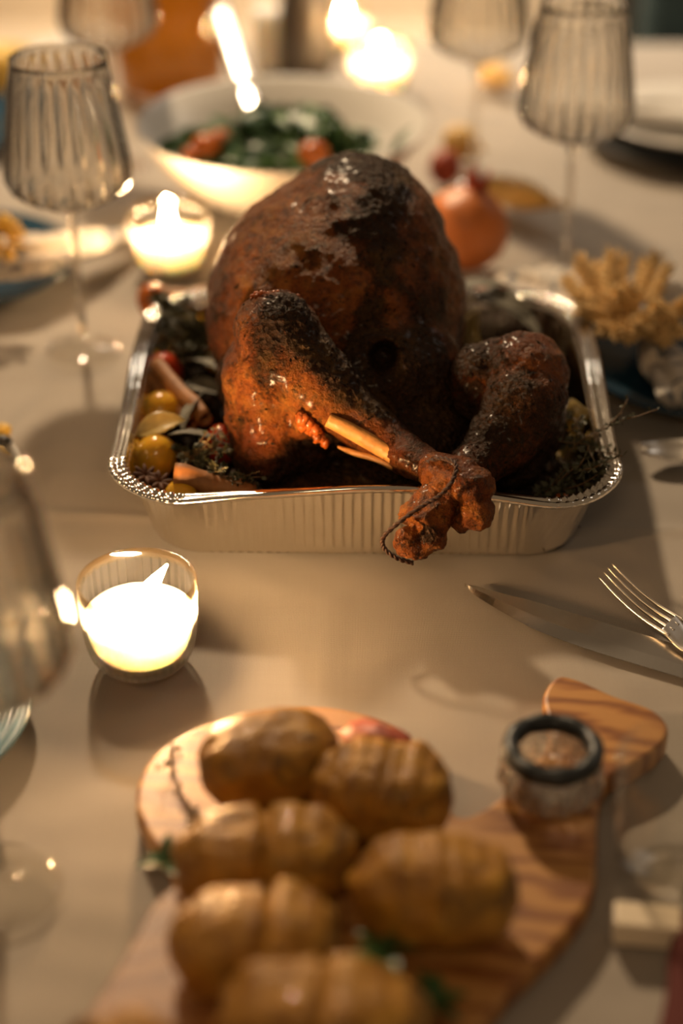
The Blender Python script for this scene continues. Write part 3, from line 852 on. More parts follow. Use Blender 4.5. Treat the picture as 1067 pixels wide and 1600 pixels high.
# ------------------------------------------------------------------ candles
def candle(px, py, label, R=0.0413, Hh=0.070, wax_h=0.042, fm='flame_dim', lean=(0.010,0.0), fl=0.026, nrib=38, fw=0.0070, base=None):
    b = base if base is not None else G(px, py)
    root = thing('votive_candle', label, 'candle', b, 'lit votive candles in ribbed glasses')
    prof = [(0.0015,0.0012),(R*0.60,0.0012),(R*0.74,0.0022),(R*0.86,0.009),(R*0.93,0.018),(R*0.965,0.03),(R*0.985,0.045),(R*0.995,Hh-0.008)]
    N = nrib*8
    def rib(i, r, z, a): return 0.0013*abs(math.cos(nrib*a/2))**1.0 if 2 <= i <= 7 else (0.0005*math.cos(nrib*a) if i == 1 else 0)
    V, F = lathe(prof, N, rib); mesh_obj('glass', V, F, M['candleglass'], root)
    ip = [(0.0015,0.008),(R*0.55,0.008),(R*0.80,0.012),(R*0.90,0.024),(R*0.945,0.045),(R*0.96,Hh-0.008)]
    mesh_obj('inner_glass', *lathe(ip, 96), M['thinglass'], root)
    rp = [(R*0.995+0.0012,Hh-0.008),(R*1.0+0.0012,Hh-0.003),(R*0.995+0.001,Hh-0.0005),(R*0.985,Hh),(R*0.97,Hh-0.0008),(R*0.96,Hh-0.004),(R*0.96,Hh-0.008)]
    mesh_obj('glass_rim', *lathe(rp, 128), M['rim_glass'], root)
    wr = R*0.93
    wp = [(0.001,0.0095),(wr*0.60,0.0095),(wr*0.86,0.0135),(wr*0.96,0.025),(wr,wax_h-0.003),(wr*1.0,wax_h),(wr*0.93,wax_h-0.0004),(wr*0.5,wax_h-0.002),(0.001,wax_h-0.003)]
    mesh_obj('wax', *lathe(wp, 96), M['wax'], root)
    z0 = wax_h-0.003
    mesh_obj('wick', *tube([Vector((0,0,z0-.002)), Vector((0.0005,0,z0+0.004)), Vector((0.002,0,z0+0.008))], 0.0008, 6), M['wick'], root)
    P = []; rad = []
    for i in range(17):
        t = i/16; P.append(Vector((lean[0]*t**1.3, lean[1]*t, z0+0.003+fl*t)))
        rad.append(max(0.0002, fw*math.sin(PI*min(1,t**0.62))**0.9*(1-0.35*t)))
    mesh_obj('flame', *tube(P, rad, 16), M[fm], root)
    return root
candle(223,1030,'nearest lit votive candle in ribbed glass in front of pan',lean=(0.022,0.002),fl=0.039,fw=0.0078,fm='flame')
candle(268,425,'lit votive candle in glass behind the left rim of the pan',fl=0.044,lean=(-0.001,0),fw=0.0068)
candle(592,146,'lit votive candle in glass beyond the salad bowl',fl=0.034,lean=(0,0),fw=0.008)
candle(537,78,'farthest lit votive candle, behind the salad bowl candle',R=0.032,Hh=0.060,fl=0.030,lean=(0,0))

# ------------------------------------------------------------------ wine glasses
def wine_glass(px, py, label, k=1.0, group='fluted wine glasses'):
    b = G(px, py); root = thing('wine_glass', label, 'wine glass', b, group)
    foot = [(0.0015,0.0008),(0.034*k,0.0008),(0.0376*k,0.0014),(0.0376*k,0.0024),(0.030*k,0.0034),(0.012*k,0.006),(0.0055*k,0.011),(0.0042,0.020)]
    mesh_obj('foot', *lathe(foot, 64), M['thinglass'], root)
    stem = [(0.0042,0.020),(0.0036,0.05),(0.0036,0.10),(0.0040,0.132),(0.0060,0.143),(0.0090,0.148)]
    mesh_obj('stem', *lathe([(0.0012,0.019)]+stem+[(0.0012,0.1485)], 24), M['wineglass'], root)
    nr = 24
    op = [(0.0012,0.146),(0.010,0.148),(0.026,0.153),(0.042,0.161),(0.053,0.170),(0.0575,0.180),(0.0575,0.190),(0.0555,0.205),(0.0525,0.225),(0.0495,0.245),(0.0468,0.265),(0.0445,0.280),(0.0437,0.290)]
    def rib(i, r, z, a):
        if z < 0.158 or z > 0.285: return 0
        return 0.0019*abs(math.cos(nr*a/2))*min(1,(z-0.158)/0.012)*min(1,(0.285-z)/0.02)
    ip = [(r-0.0014 if r > .002 else r, z+(0.0014 if r < 0.05 else 0)) for r, z in op]
    V, F = lathe(op, nr*8, rib); mesh_obj('bowl', V, F, M['wineglass'], root)
    V, F = lathe((ip[:-1]+[(op[-1][0]-0.0014,0.2895),(op[-1][0],0.290)])[::-1], 64); mesh_obj('inner_bowl', V, F, M['wineglass'], root)
    return root
wine_glass(132,548,'fluted wine glass standing left of the foil pan')
wine_glass(3,1388,'nearest fluted wine glass at the left edge beside the near candle')
wine_glass(880,430,'fluted wine glass at the back right above the right plate')
wine_glass(186,262,'fluted wine glass at the back left in front of the amber pitcher')
wine_glass(738,285,'faint fluted wine glass behind the pomegranate')

def tumbler(px, py, label, R=0.040, Hh=0.085):
    root = thing('tumbler', label, 'glass', G(px,py))
    op = [(0.0012,0.001),(R*0.80,0.001),(R*0.86,0.004),(R*0.92,0.02),(R*0.97,0.05),(R,Hh)]
    ip = [(0.0012,0.010),(R*0.78,0.010),(R*0.84,0.014),(R*0.90,0.03),(R*0.95,0.05),(R*0.975,Hh)]
    mesh_obj('outer_wall', *lathe(op, 72), M['thinglass'], root); mesh_obj('inner_wall', *lathe(ip, 72), M['thinglass'], root)
    mesh_obj('rim', *lathe([(R*0.975,Hh),(R*0.985,Hh+0.0007),(R,Hh)], 72), M['thinglass'], root)
tumbler(1062,1362,'clear glass tumbler at the right edge beside the board', 0.046, 0.088)

# ------------------------------------------------------------------ salad bowl
def salad():
    c = G(440,188,0.10); R = 0.168
    b = Vector((c.x, c.y, 0)); root = thing('salad_bowl', 'large white ceramic salad bowl behind the turkey', 'bowl', b)
    prof = [(0.001,0.001),(0.055,0.001),(0.060,0.003),(0.085,0.012),(0.12,0.036),(0.148,0.068),(R-0.003,0.094),(R,0.0985),(R-0.001,0.1005),(R-0.005,0.099),(0.142,0.068),(0.114,0.040),(0.08,0.018),(0.05,0.009),(0.001,0.008)]
    mesh_obj('bowl', *lathe(prof, 96), M['ceramic'], root)
    n = 0
    cols = [M['salad'], M['salad_d']]
    for k in range(190):
        a = random.uniform(0,2*PI); rr = 0.122*math.sqrt(random.random())
        x = rr*math.cos(a)*1.0 - 0.012; y = rr*math.sin(a)*0.66 - 0.045
        z = 0.070 + 0.035*math.exp(-(((x-0.01)/0.055)**2+((y+0.03)/0.06)**2)) + random.uniform(-0.008,0.012)
        if math.hypot(x,y) > 0.128: continue
        L = random.uniform(0.035,0.065)
        V, F = leaf_mesh(L, L*random.uniform(.35,.6), random.uniform(.1,.8), n=8, m=4, fold=random.uniform(.1,.6))
        V = [(v[0]-L/2, v[1]*(1+0.25*math.sin(v[0]*300)), v[2]) for v in V]
        o = mesh_obj('salad_leaf', V, F, cols[k%2], None, loc=b+Vector((x,y,z)))
        o.rotation_euler = (random.gauss(0,.4), random.gauss(0,.35), random.uniform(0,6.28))
        tag(o, 'green salad leaf in the white bowl behind the turkey', 'leaf', 'green leaves in the salad bowl')
    for (px, py, z, r, lb) in ((322,228,0.098,0.017,'left cherry tomato half on the green salad'),(490,240,0.098,0.018,'cherry tomato on the salad just above the turkey'),(345,215,0.094,0.012,'small tomato piece behind the left tomato on the salad'),(298,240,0.094,0.010,'small red piece left of the tomato on the salad')):
        o = MB().add(*ellipsoid((0,0,0),(r,r*0.9,r*0.8), sub=3)).build('salad_tomato', M['tom_o'], None, loc=G(px,py,z))
        tag(o, lb, 'tomato', 'tomatoes on the salad')
    o = mesh_obj('salad_leaf', *leaf_mesh(0.05,0.012,0.2), M['salad_d'], None, loc=G(610,245,0.083)); o.rotation_euler = (0,-0.5,0.9)
    tag(o, 'thin green leaf stuck inside the right wall of the salad bowl', 'leaf')
    # serving spoon leaning on the rim
    a = G(398,185,0.070); Lw = Vector((-0.52, 2.95, 1.68)); best = None
    hv = ((Vector((0,0,H))-a).normalized() + (Lw-a).normalized()).normalized()
    for k in range(30):
        e_ = PY(340,5,a.y-0.02+0.012*k); q = abs((e_-a).normalized().dot(hv))
        if best is None or q < best[0]: best = (q, e_)
    e = best[1]
    sp = thing('serving_spoon', 'polished steel serving spoon leaning in the salad bowl', 'spoon', a)
    d = e-a; n = 14; V = []; F = []
    up = (hv - d.normalized()*hv.dot(d.normalized())).normalized(); side = up.cross(d.normalized())
    for i in range(n+1):
        t = i/n; p = d*t; wd = 0.0105+0.003*t
        for (s, h) in ((-1,0),(-.6,.0016),(.6,.0016),(1,0),(.6,-.0016),(-.6,-.0016)): V.append(p+side*wd*s+up*h)
    for i in range(n):
        for k in range(6): F.append((i*6+k,i*6+(k+1)%6,(i+1)*6+(k+1)%6,(i+1)*6+k))
    F.append((5,4,3,2,1,0)); F.append(tuple(n*6+k for k in range(6)))
    mesh_obj('handle', V, F, M['steel'], sp)
    V, F = ellipsoid((0,0,0),(0.022,0.034,0.008), sub=3); o = mesh_obj('spoon_bowl', V, F, M['steel'], sp); o.location = (0.006,-0.014,-0.018); o.rotation_euler = (0.5,0,0)
salad()

# ------------------------------------------------------------------ pomegranate, gourds
def pome():
    p = G(727,352,0.05); r = px2m(p, 68); p = Vector((p.x, p.y, r*0.98+0.001))
    q = PY(727,350,p.y+0.0); 
    root = thing('pomegranate', 'orange red pomegranate with a crown behind the turkey', 'pomegranate', p)
    mesh_obj('fruit', *ellipsoid((0,0,0),(r,r,r*0.98), sub=4, nz=0.05, nf=4, seed=2), M['pomeg'], root)
    ax = Vector((0.22,0.1,0.95)).normalized()
    mb = MB(); base = ax*r*0.93
    x = ax.orthogonal().normalized(); y = ax.cross(x)
    mb.add(*tube([base, base+ax*0.010], [0.013,0.011], 16, caps=False))
    for k in range(6):
        a = k*PI/3; d = x*math.cos(a)+y*math.sin(a); s = x*math.cos(a+PI/2)+y*math.sin(a+PI/2)
        o_ = base+ax*0.008+d*0.010
        mb.add([o_-s*0.006, o_+s*0.006, o_+ax*0.016+d*0.008, o_-s*0.004+d*0.002, o_+s*0.004+d*0.002], [(0,1,2),(3,2,4),(0,2,3),(1,4,2),(0,3,4,1)])
    mb.build('crown', M['pomeg_r'], root)
pome()
def gourd(px, py, px2, py2, r, z, label, m=None, tip=0.35):
    a = G(px,py,z); b = G(px2,py2,z); root = thing('gourd', label, 'gourd', (a+b)/2, 'small gourds behind the turkey')
    P = [a+(b-a)*i/12-root.location for i in range(13)]; R_ = [max(.001, r*math.sin(PI*min(1,max(0.02,(i+.3)/12.6)))**0.5*(1-tip*(i/12))) for i in range(13)]
    mesh_obj('flesh', *tube(P, R_, 20), m or M['gourd'], root)
    mesh_obj('stalk', *tube([P[-1], P[-1]+(b-a).normalized()*0.012+Vector((0,0,.002))], 0.004, 8), M['gourd'], root)
gourd(760,288,865,318,0.022,0.023,'long pale yellow gourd right of the pomegranate')
gourd(700,215,745,232,0.026,0.027,'small round yellow gourd behind the pomegranate')
gourd(748,105,800,128,0.022,0.023,'yellow gourd lying at the far end of the table')
o = MB().add(*ellipsoid((0,0,0),(0.020,0.020,0.022), sub=3, nz=0.1)).build('dried_chili_pod', M['pomeg_r'], None, loc=G(695,262,0.023)); tag(o, 'small red fruit just behind the pomegranate', 'fruit')

# ------------------------------------------------------------------ plates
def plate(px, py, R, label, m, rings=0, z=0.0, hgt=0.018, group=None, name='plate'):
    c = G(px,py,z+hgt); b = Vector((c.x,c.y,z+0.0005))
    root = thing(name, label, 'plate', b, group)
    prof = [(0.001,0.0),(R*0.60,0.0),(R*0.64,0.002),(R*0.86,0.008),(R*0.985,hgt-0.002),(R,hgt),(R*0.985,hgt+0.0015),(R*0.85,0.0125),(R*0.66,0.0065)]
    if rings:
        n = rings*6
        for i in range(n): t = i/n; prof.append((R*(0.64-0.6*t), 0.006+0.0012*math.cos(t*rings*2*PI)))
    prof += [(R*0.03,0.0052),(0.001,0.0052)]
    def rib(i, r, z, a): return 0
    mesh_obj('dish', *lathe(prof, 96), m, root)
    mesh_obj('foot_ring', *lathe([(R*0.5,0.0),(R*0.52,-0.0004),(R*0.54,0.0)], 48), m, root)
    return root
def ringed(px, py, R, label):
    c = G(px,py,0.018); root = thing('plate', label, 'plate', (c.x,c.y,0.0005))
    prof = [(0.001,0),(R*0.6,0),(R*0.9,0.010),(R,0.018)]
    n = 90
    for i in range(n):
        t = i/n; prof.append((R*(0.99-0.95*t), 0.019-0.012*min(1,t*1.6)+0.0011*math.cos(t*14*2*PI)))
    prof.append((0.001,0.006))
    mesh_obj('dish', *lathe(prof, 96), M['teal'], root)
plate(1108,548,0.138,'dark blue plate under wheat and napkin at the right edge',M['blue'],hgt=0.022)
plate(-80,402,0.135,'blue plate under the rolled napkin at the left edge',M['blue'],hgt=0.022)
plate(-110,188,0.135,'dark blue plate at the far left edge of the table',M['blue'],hgt=0.022)
ringed(-215,1108,0.115,'teal plate with concentric ridges at the lower left edge')
plate(-62,722,0.050,'small white side plate at the left edge above the near wine glass',M['ceramic'],hgt=0.016)
plate(1085,200,0.145,'dark disc for the shadow under the white plate at the far right',M['dark'],hgt=0.020)  # dark disc stands in for the shadow beneath the white plate
plate(1085,178,0.125,'white plate above the dark shadow disc at the far right',M['ceramic'],z=0.024,hgt=0.018)
# food on the side plate
for (px,py,rp,lb) in ((2,672,16,'yellow vegetable piece at the back of the side plate'),(-8,712,20,'pale vegetable piece at the front of the side plate')):
    p = G(px,py,0.022); r = px2m(p,rp)
    o = MB().add(*ellipsoid((0,0,0),(r,r*0.8,r*0.7), sub=3, nz=0.35, seed=px)).build('roast_vegetable', M['cheese'], None, loc=p); tag(o, lb, 'vegetable')
p = G(5,690,0.020); o = MB().add(*ellipsoid((0,0,0),(0.007,0.006,0.005), sub=3, nz=0.3)).build('black_olive', M['dark'], None, loc=p); tag(o,'black olive between yellow pieces on the side plate','olive')

# ------------------------------------------------------------------ napkins
def lump_cloth(name, pts, rad, label, m=None, flat=0.6, amp=0.012, parent=None):
    P = [Vector(p) for p in pts]; root0 = P[0]; path = [p-root0 for p in spline(P, 10)]; R_ = lerp_list(rad, 10)
    fr = frames(path); V = []; F = []; seg = 40
    for i, (p,t,a,b) in enumerate(fr):
        for k in range(seg):
            an = 2*PI*k/seg; r = R_[i]*(1+0.22*math.sin(3*an+i*0.16)*0.6+0.10*math.sin(7*an-i*0.1)) 
            r += amp*0.25*noise.noise(Vector((math.cos(an)*1.5+i*0.12, math.sin(an)*1.5, root0.x*9)))
            q = p + a*(math.cos(an)*r*flat) + b*(math.sin(an)*r); V.append(q)
    n = len(fr)
    for i in range(n-1):
        for k in range(seg): F.append((i*seg+k,i*seg+(k+1)%seg,(i+1)*seg+(k+1)%seg,(i+1)*seg+k))
    F.append(tuple(reversed(range(seg)))); F.append(tuple((n-1)*seg+k for k in range(seg)))
    o = mesh_obj(name, V, F, m or M['napkin'], parent, loc=root0)
    if label: tag(o, label, 'napkin')
    return o
lump_cloth('napkin', [G(-60,412,0.045),G(30,400,0.046),G(120,385,0.034),G(212,362,0.018)],[0.032,0.030,0.022,0.006],'rolled speckled napkin on the left blue plate')
lump_cloth('napkin', [G(785,440,0.018),G(840,448,0.032),G(905,468,0.044),G(975,490,0.045),G(1060,480,0.046)],[0.012,0.030,0.030,0.026,0.040],'speckled napkin draped over the right blue plate behind the wheat')
lump_cloth('napkin', [G(1015,530,0.030),G(1045,570,0.034),G(1085,620,0.034)],[0.012,0.022,0.028],'lower white napkin fold on the right blue plate in front of wheat', M['napkin'])
lump_cloth('napkin', [G(940,170,0.052),G(1010,160,0.056),G(1110,165,0.056)],[0.03,0.050,0.055],'white folded napkin on the far right white plate', M['ceramic'], 0.25)
# wheat bunch
def wheat(centre, dirs, label):
    root = thing('wheat_bunch', label, 'dried flowers', centre)
    for k, (a, b) in enumerate(dirs):
        a = Vector(a)-Vector(centre); b = Vector(b)-Vector(centre); d = (b-a)
        st = mesh_obj('wheat_ear', *MB_ear(a, b), M['wheat'], root, smooth=True)
def MB_ear(a, b):
    mb = MB(); d = (b-a); L = d.length; u = d.normalized(); x = u.orthogonal().normalized(); y = u.cross(x)
    mb.add(*tube([a, a+d*0.5, b], 0.0012, 6))
    n = 12
    for i in range(n):
        for s in range(4):
            an = s*PI/2+i*0.6; o = x*math.cos(an)+y*math.sin(an); p = a+d*(0.35+0.62*i/n)
            q = (u+o*0.8).normalized(); V, F = ellipsoid((0,0,0),(0.0019,0.0019,0.0072), q.to_track_quat('Z','Y').to_matrix(), sub=1)
            mb.add([v+p+q*0.006 for v in V], F)
    return mb.v, mb.f
c = G(975,500,0.060); random.seed(11)
dirs = []
for (x0,y0,z0,x1,y1,z1) in ((1000,520,.06,905,415,.085),(985,500,.06,925,430,.075),(960,520,.06,975,400,.10),(985,510,.065,1020,405,.10),(940,500,.06,915,455,.07),(1000,520,.06,940,515,.07),(1010,500,.06,960,460,.09),
    (950,480,.06,1000,520,.075),(1010,490,.055,1060,520,.075),(960,495,.06,1040,530,.07),(930,470,.06,985,530,.07),(1030,500,.06,1080,470,.09),(900,430,.06,960,480,.085),(1040,535,.055,1000,500,.085),(1075,520,.06,1030,480,.09),(990,470,.07,945,500,.07)):
    dirs.append((G(x0,y0,z0), G(x1,y1,z1)))
base_d = list(dirs)
for k in range(20):
    a, b = base_d[k % len(base_d)]; j = Vector((random.uniform(-.02,.02),random.uniform(-.02,.02),random.uniform(-.004,.01)))
    dirs.append((a+j*0.5, b+j))
wheat(c, dirs, 'bunch of dried wheat ears on the napkin at the right plate')
# yellow flower left
c = G(0,372,0.085); root = thing('dried_flower', 'yellow dried flower head on the rolled napkin at the left', 'dried flowers', c)
for k in range(38):
    d = Vector((random.gauss(0,1),random.gauss(0,1),random.gauss(0,1))).normalized()
    mesh_obj('petal', *ellipsoid(d*0.017,(0.010,0.005,0.003), d.to_track_quat('X','Z').to_matrix(), sub=1), M['yflower'], root)
mesh_obj('stem', *tube([Vector((0,0,0)),Vector((-0.03,0.01,-0.03)),Vector((-0.07,0.01,-0.04))],0.0015,6), M['wheat'], root)

# ------------------------------------------------------------------ cutlery
def knife():
    sp = [(726,913),(750,918),(786,928),(844,943),(906,962),(985,986),(1067,1011),(1150,1036),(1230,1058)]
    ed = [(726,914),(738,927),(752,937),(803,967),(855,992),(941,1022),(1067,1060),(1150,1086),(1218,1106)]
    o = G(980,1000); root = thing('carving_knife', 'large steel carving knife lying right of the potatoes', 'knife', (o.x,o.y,0))
    V = []; F = []; n = 40
    def samp(a, t):
        P = spline([Vector((q[0],q[1],0)) for q in a], 8); i = min(len(P)-2, int(t*(len(P)-1))); f = t*(len(P)-1)-i; return P[i]*(1-f)+P[i+1]*f
    for i in range(n+1):
        t = i/n; s = samp(sp,t); e = samp(ed,t)
        S = G(s.x,s.y,0.0035); E = G(e.x,e.y,0.0012)
        mid = S*0.38+E*0.62
        for (p, zz) in ((S,0.0040),(mid,0.0036),(E,0.0014),(mid,0.0012),(S,0.0014)): V.append((p.x-o.x,p.y-o.y,zz))
    for i in range(n):
        for k in range(5): F.append((i*5+k,(i+1)*5+k,(i+1)*5+(k+1)%5,i*5+(k+1)%5))
    F.append((4,3,2,1,0)); F.append(tuple(n*5+k for k in range(5)))
    ob = mesh_obj('blade', V, F, M['steel'], root, smooth=False)
    A = G(1222,1082,0.010); B = G(1560,1180,0.012)
    P = [A-(B-A).normalized()*0.004, A+(B-A)*0.3, A+(B-A)*0.7, B]; P = [p-Vector((o.x,o.y,0)) for p in P]
    mesh_obj('handle', *tube(spline(P,6), lerp_list([0.009,0.011,0.010,0.012],6), 16), M['dark'], root)
knife()
def fork():
    tips = [(935.6,902),(943.5,894),(949.5,887.5),(956,881)]
    roots = [(1035,985),(1042.5,977.5),(1050,969.5),(1058,962)]
    o = G(1060,980); root = thing('fork', 'steel dinner fork with upturned tines above the carving knife', 'fork', (o.x,o.y,0)); O = Vector((o.x,o.y,0))
    for a, b in zip(tips, roots):
        A = G(*a, 0.021); B = G(*b, 0.0105); mid1 = A.lerp(B,0.35); mid1.z = 0.0135; mid2 = A.lerp(B,0.7); mid2.z=0.0095
        P = spline([A-O, mid1-O, mid2-O, B-O+(B-A)*0.10], 8)
        mesh_obj('tine', *tube(P, lerp_list([0.0005,0.0013,0.0016,0.0018],8), 10, flat=0.8), M['steel_warm'], root)
    # head + handle as a lofted strip
    d = (G(1500,1160)-G(990,935)).normalized(); d = Vector((roots[0][0],0,0)) and (G(1078,1008)-G(995,940)).normalized()
    c0 = (G(*roots[0],0.011)+G(*roots[3],0.011))/2; s = (G(*roots[3],0.011)-G(*roots[0],0.011)); hw = s.length/2+0.0014; s.normalize()
    dirv = (c0-(G(*tips[0],0)+G(*tips[3],0))/2); dirv.z = 0; dirv.normalize()
    st = [(-0.0012,hw,0.0107),(-0.0011,hw,0.0107),(0,hw,0.0105),(0.008,hw*1.02,0.0095),(0.020,hw*0.92,0.0075),(0.030,hw*0.55,0.0075),(0.040,0.0035,0.009),(0.07,0.003,0.013),(0.11,0.0035,0.012),(0.14,0.005,0.007),(0.165,0.0062,0.0035),(0.17,0.004,0.0035)]
    V = []; F = []
    for (u, wd, z) in st:
        p = c0-O+dirv*u
        for (a, h) in ((-1,0),(-.7,.0012),(0,.0006 if u < .03 else .0016),(.7,.0012),(1,0),(.7,-.0012),(0,-.0012),(-.7,-.0012)): V.append((p.x+s.x*wd*a, p.y+s.y*wd*a, z+h))
    for i in range(len(st)-1):
        for k in range(8): F.append((i*8+k,i*8+(k+1)%8,(i+1)*8+(k+1)%8,(i+1)*8+k))
    F.append(tuple(range(7,-1,-1))); F.append(tuple((len(st)-1)*8+k for k in range(8)))
    subsurf(mesh_obj('handle', V, F, M['steel_warm'], root), 1)
fork()
def spoon(px, py, ang, label, L=0.17):
    root = thing('spoon', label, 'spoon', G(px,py), rz=ang)
    V = []; F = []
    n = 16; m_ = 10
    for i in range(n+1):
        t = i/n; wd = 0.0195*math.sin(PI*min(1,max(0.02,t*0.97)))**0.6*(1-0.12*t)
        for k in range(m_+1):
            s = (k/m_-.5)*2; V.append((0.058*t, wd*s, 0.004+0.006*(s*s)+0.006*(2*t-1)**2))
    for i in range(n):
        for k in range(m_): F.append((i*(m_+1)+k,(i+1)*(m_+1)+k,(i+1)*(m_+1)+k+1,i*(m_+1)+k+1))
    solidify(mesh_obj('spoon_bowl', V, F, M['steel_warm'], root), 0.0012)
    P = spline([Vector((0.056,0,0.011)),Vector((0.08,0,0.014)),Vector((0.13,0,0.010)),Vector((0.185,0,0.004))],6)
    mesh_obj('handle', *tube(P, lerp_list([0.0035,0.0025,0.0035,0.0055],6), 10, flat=1.0), M['steel_warm'], root)
spoon(1000,722,0.12,'shiny steel spoon below the right blue plate')

# ------------------------------------------------------------------ cutting board, second board
BZ = 0.019
def board(outline, z0, z1, m, name, label, hole=None):
    P = [G(x,y,z1) for x,y in outline]; P = spline(P+[P[0]], 6)[:-1]
    cx = sum(p.x for p in P)/len(P); cy = sum(p.y for p in P)/len(P)
    pts = [(p.x-cx,p.y-cy) for p in P]
    a = sum(pts[i][0]*pts[(i+1)%len(pts)][1]-pts[(i+1)%len(pts)][0]*pts[i][1] for i in range(len(pts)))
    if a < 0: pts.reverse()
    V, F = prism(pts, 0, z1-z0)
    o = mesh_obj(name, V, F, m, None, smooth=False, loc=(cx,cy,z0)); bevel(o, 0.003, 3)
    tag(o, label, 'board'); return o
board([(212,1262),(218,1215),(252,1168),(330,1126),(430,1104),(520,1104),(610,1128),(655,1170),(690,1240),(722,1276),(790,1240),(835,1190),(858,1140),(848,1090),(868,1058),(900,1060),(960,1086),(1020,1108),(1044,1136),(1030,1165),(985,1196),(950,1215),(936,1262),(932,1340),(925,1395),(880,1460),(800,1540),(740,1610),(660,1680),(520,1720),(420,1680),(350,1560),(305,1440),(262,1345),(232,1305)],
      0.0006, BZ, M['board'], 'serving_board', 'olive wood serving board with handle, under the roast potatoes')
board([(305,1372),(270,1386),(235,1420),(190,1500),(120,1610),(60,1700),(150,1790),(330,1760),(400,1600),(400,1450),(350,1390)],
      BZ+0.0005, BZ+0.014, M['board_b'], 'wooden_board', 'smooth brown wooden board overlapping the near left of serving board')

# potatoes
def potato(px, py, z, a, b, rz, label, cuts=9, deep=None, seed=1, cutamp=0.05, hgt=0.9, tilt=0):
    p = G(px, py, z); A = px2m(p, a); B = px2m(p, b)
    V, F = ico(6 if False else 5); R = euler(tilt, 0, rz); out = []; cutv = []
    for v in V:
        k = 1 + (0.05 if seed == 1 else 0.12)*noise.noise(v*1.5+Vector((seed*3,1,2))) + 0.05*noise.noise(v*3.6+Vector((seed,8,2)))
        pe = 2.7; k *= (abs(v.x)**pe+abs(v.y)**pe+abs(v.z)**pe)**(-1/pe)*0.97
        g = 0
        if cuts:
            u = (v.x*0.5+0.5)*cuts + 0.25*math.sin(v.z*2+seed); ph = u - math.floor(u)
            g = math.exp(-((min(ph,1-ph))/0.09)**2)*max(0, min(1, (v.z+0.25)*2))*(1-abs(v.x)**6)
            idx = math.floor(u); k += 0.035*math.sin(idx*2.3+seed)*max(0,v.z+.3)
        k -= cutamp*1.6*g
        if deep is not None:
            dd = math.exp(-((v.x-deep-0.12*v.z)/0.05)**2)*max(0,min(1,(v.z+0.6)*2)); k -= 0.26*dd; g = max(g, dd*0.35)
        out.append(R @ Vector((v.x*A*k*(1-0.10*v.x*(seed%2)), v.y*B*k*0.98, v.z*B*k*hgt))); cutv.append(min(1,g))
    o = mesh_obj('hasselback_potato', out, F, M['potato'], None, loc=p); set_attr(o.data, 'cut', cutv)
    tag(o, label, 'potato', 'roast potatoes on the serving board'); return o
random.seed(3)
potato(430,1186,0.052,112,80,16,'smooth skinned roast potato farthest back left on the board',0,None,1)
potato(600,1238,0.052,110,84,-12,'sliced roast potato at the back right with red piece behind',8,None,2,0.06)
potato(422,1338,0.052,145,84,4,'roast potato with one deep centre cut, in the middle left',14,-0.12,3,0.02)
potato(680,1390,0.052,132,90,-2,'sliced roast potato at the right of the board',9,None,4,0.05)
potato(408,1475,0.060,136,94,-2,'roast potato in second row from the front, left side',7,-0.02,5,0.03)
potato(508,1600,0.060,165,105,-6,'nearest roast potato cut off by the bottom edge',7,-0.15,6,0.045)
potato(190,1638,0.062,90,58,10,'roast potato peeking at the bottom left on the brown board',6,None,7,0.04)
p = G(592,1165,0.035)
o = MB().add(*ellipsoid((0,0,0),(0.026,0.014,0.015), euler(0,0,-25), sub=3, nz=0.3, seed=4)).build('red_pepper_piece', mat('cooked_pepper',(0.42,0.09,0.045),0.5,var=0.3,vs=60), None, loc=p); tag(o, 'red vegetable piece behind the back right potato', 'vegetable')
def herb(px, py, z, s, label, n=5):
    c = G(px,py,z); root = thing('parsley_sprig', label, 'herb', c, 'parsley on the serving board')
    for k in range(n):
        V, F = leaf_mesh(s*random.uniform(.7,1.1), s*0.45, 0.4, n=6, m=4); o = mesh_obj('leaf', V, F, M['herb_g'], root)
        o.rotation_euler = (random.uniform(-.4,.4), random.uniform(-.6,.1), k*6.28/n+random.uniform(-.4,.4))
herb(262,1350,0.026,0.020,'green parsley sprig at the left edge of the board')
herb(598,1492,0.045,0.022,'green parsley sprig in the dark gap between near potatoes',6)
herb(672,1574,0.030,0.024,'green parsley sprig at the bottom right of nearest potato',6)
sprig([G(268,1160,0.022),G(274,1210,0.022),G(292,1256,0.022),G(325,1290,0.023)],'thyme sprig lying on the left end of the wooden board',60,0.006,M['thyme_l'],side=2)

# ------------------------------------------------------------------ crystal dish with dark ring
def crystal():
    c = G(858,1232,BZ+0.002); c.z = BZ
    root = thing('crystal_holder', 'scalloped cut glass dish standing on the board neck', 'glass dish', c)
    R = px2m(c, 70)
    prof = [(0.001,0.0),(R*0.75,0.0),(R*0.92,0.003),(R*1.05,0.010),(R*1.08,0.016),(R*0.96,0.022),(R*0.90,0.028),(R*0.84,0.028),(R*0.82,0.022),(R*0.80,0.010),(0.001,0.008)]
    def rib(i, r, z, a): return (0.0032*abs(math.cos(7*a)) + 0.0010*math.cos(28*a+z*600))*(1 if 1 < i < 6 else 0)
    mesh_obj('dish', *lathe(prof, 196, rib), M['cut_glass'], root)
    for k in range(14):
        a = 2*PI*k/14; mesh_obj('facet', *ellipsoid((R*1.06*math.cos(a),R*1.06*math.sin(a),0.012),(0.0035,0.0035,0.0075), sub=1), M['cut_glass'], root, smooth=False)
    q = Vector((c.x, c.y, BZ+0.028+0.0062)); 
    r = 0.0265
    path = [Vector((r*math.cos(t*2*PI/64), r*math.sin(t*2*PI/64), 0)) for t in range(64)]
    V, F = tube(path, [0.0058+0.0004*math.sin(t*0.8) for t in range(64)], 18, closed=True)
    o = mesh_obj('metal_ring', V, F, M['iron'], None, loc=q); tag(o, 'thick dark metal ring lying on the cut glass dish', 'ring')
crystal()
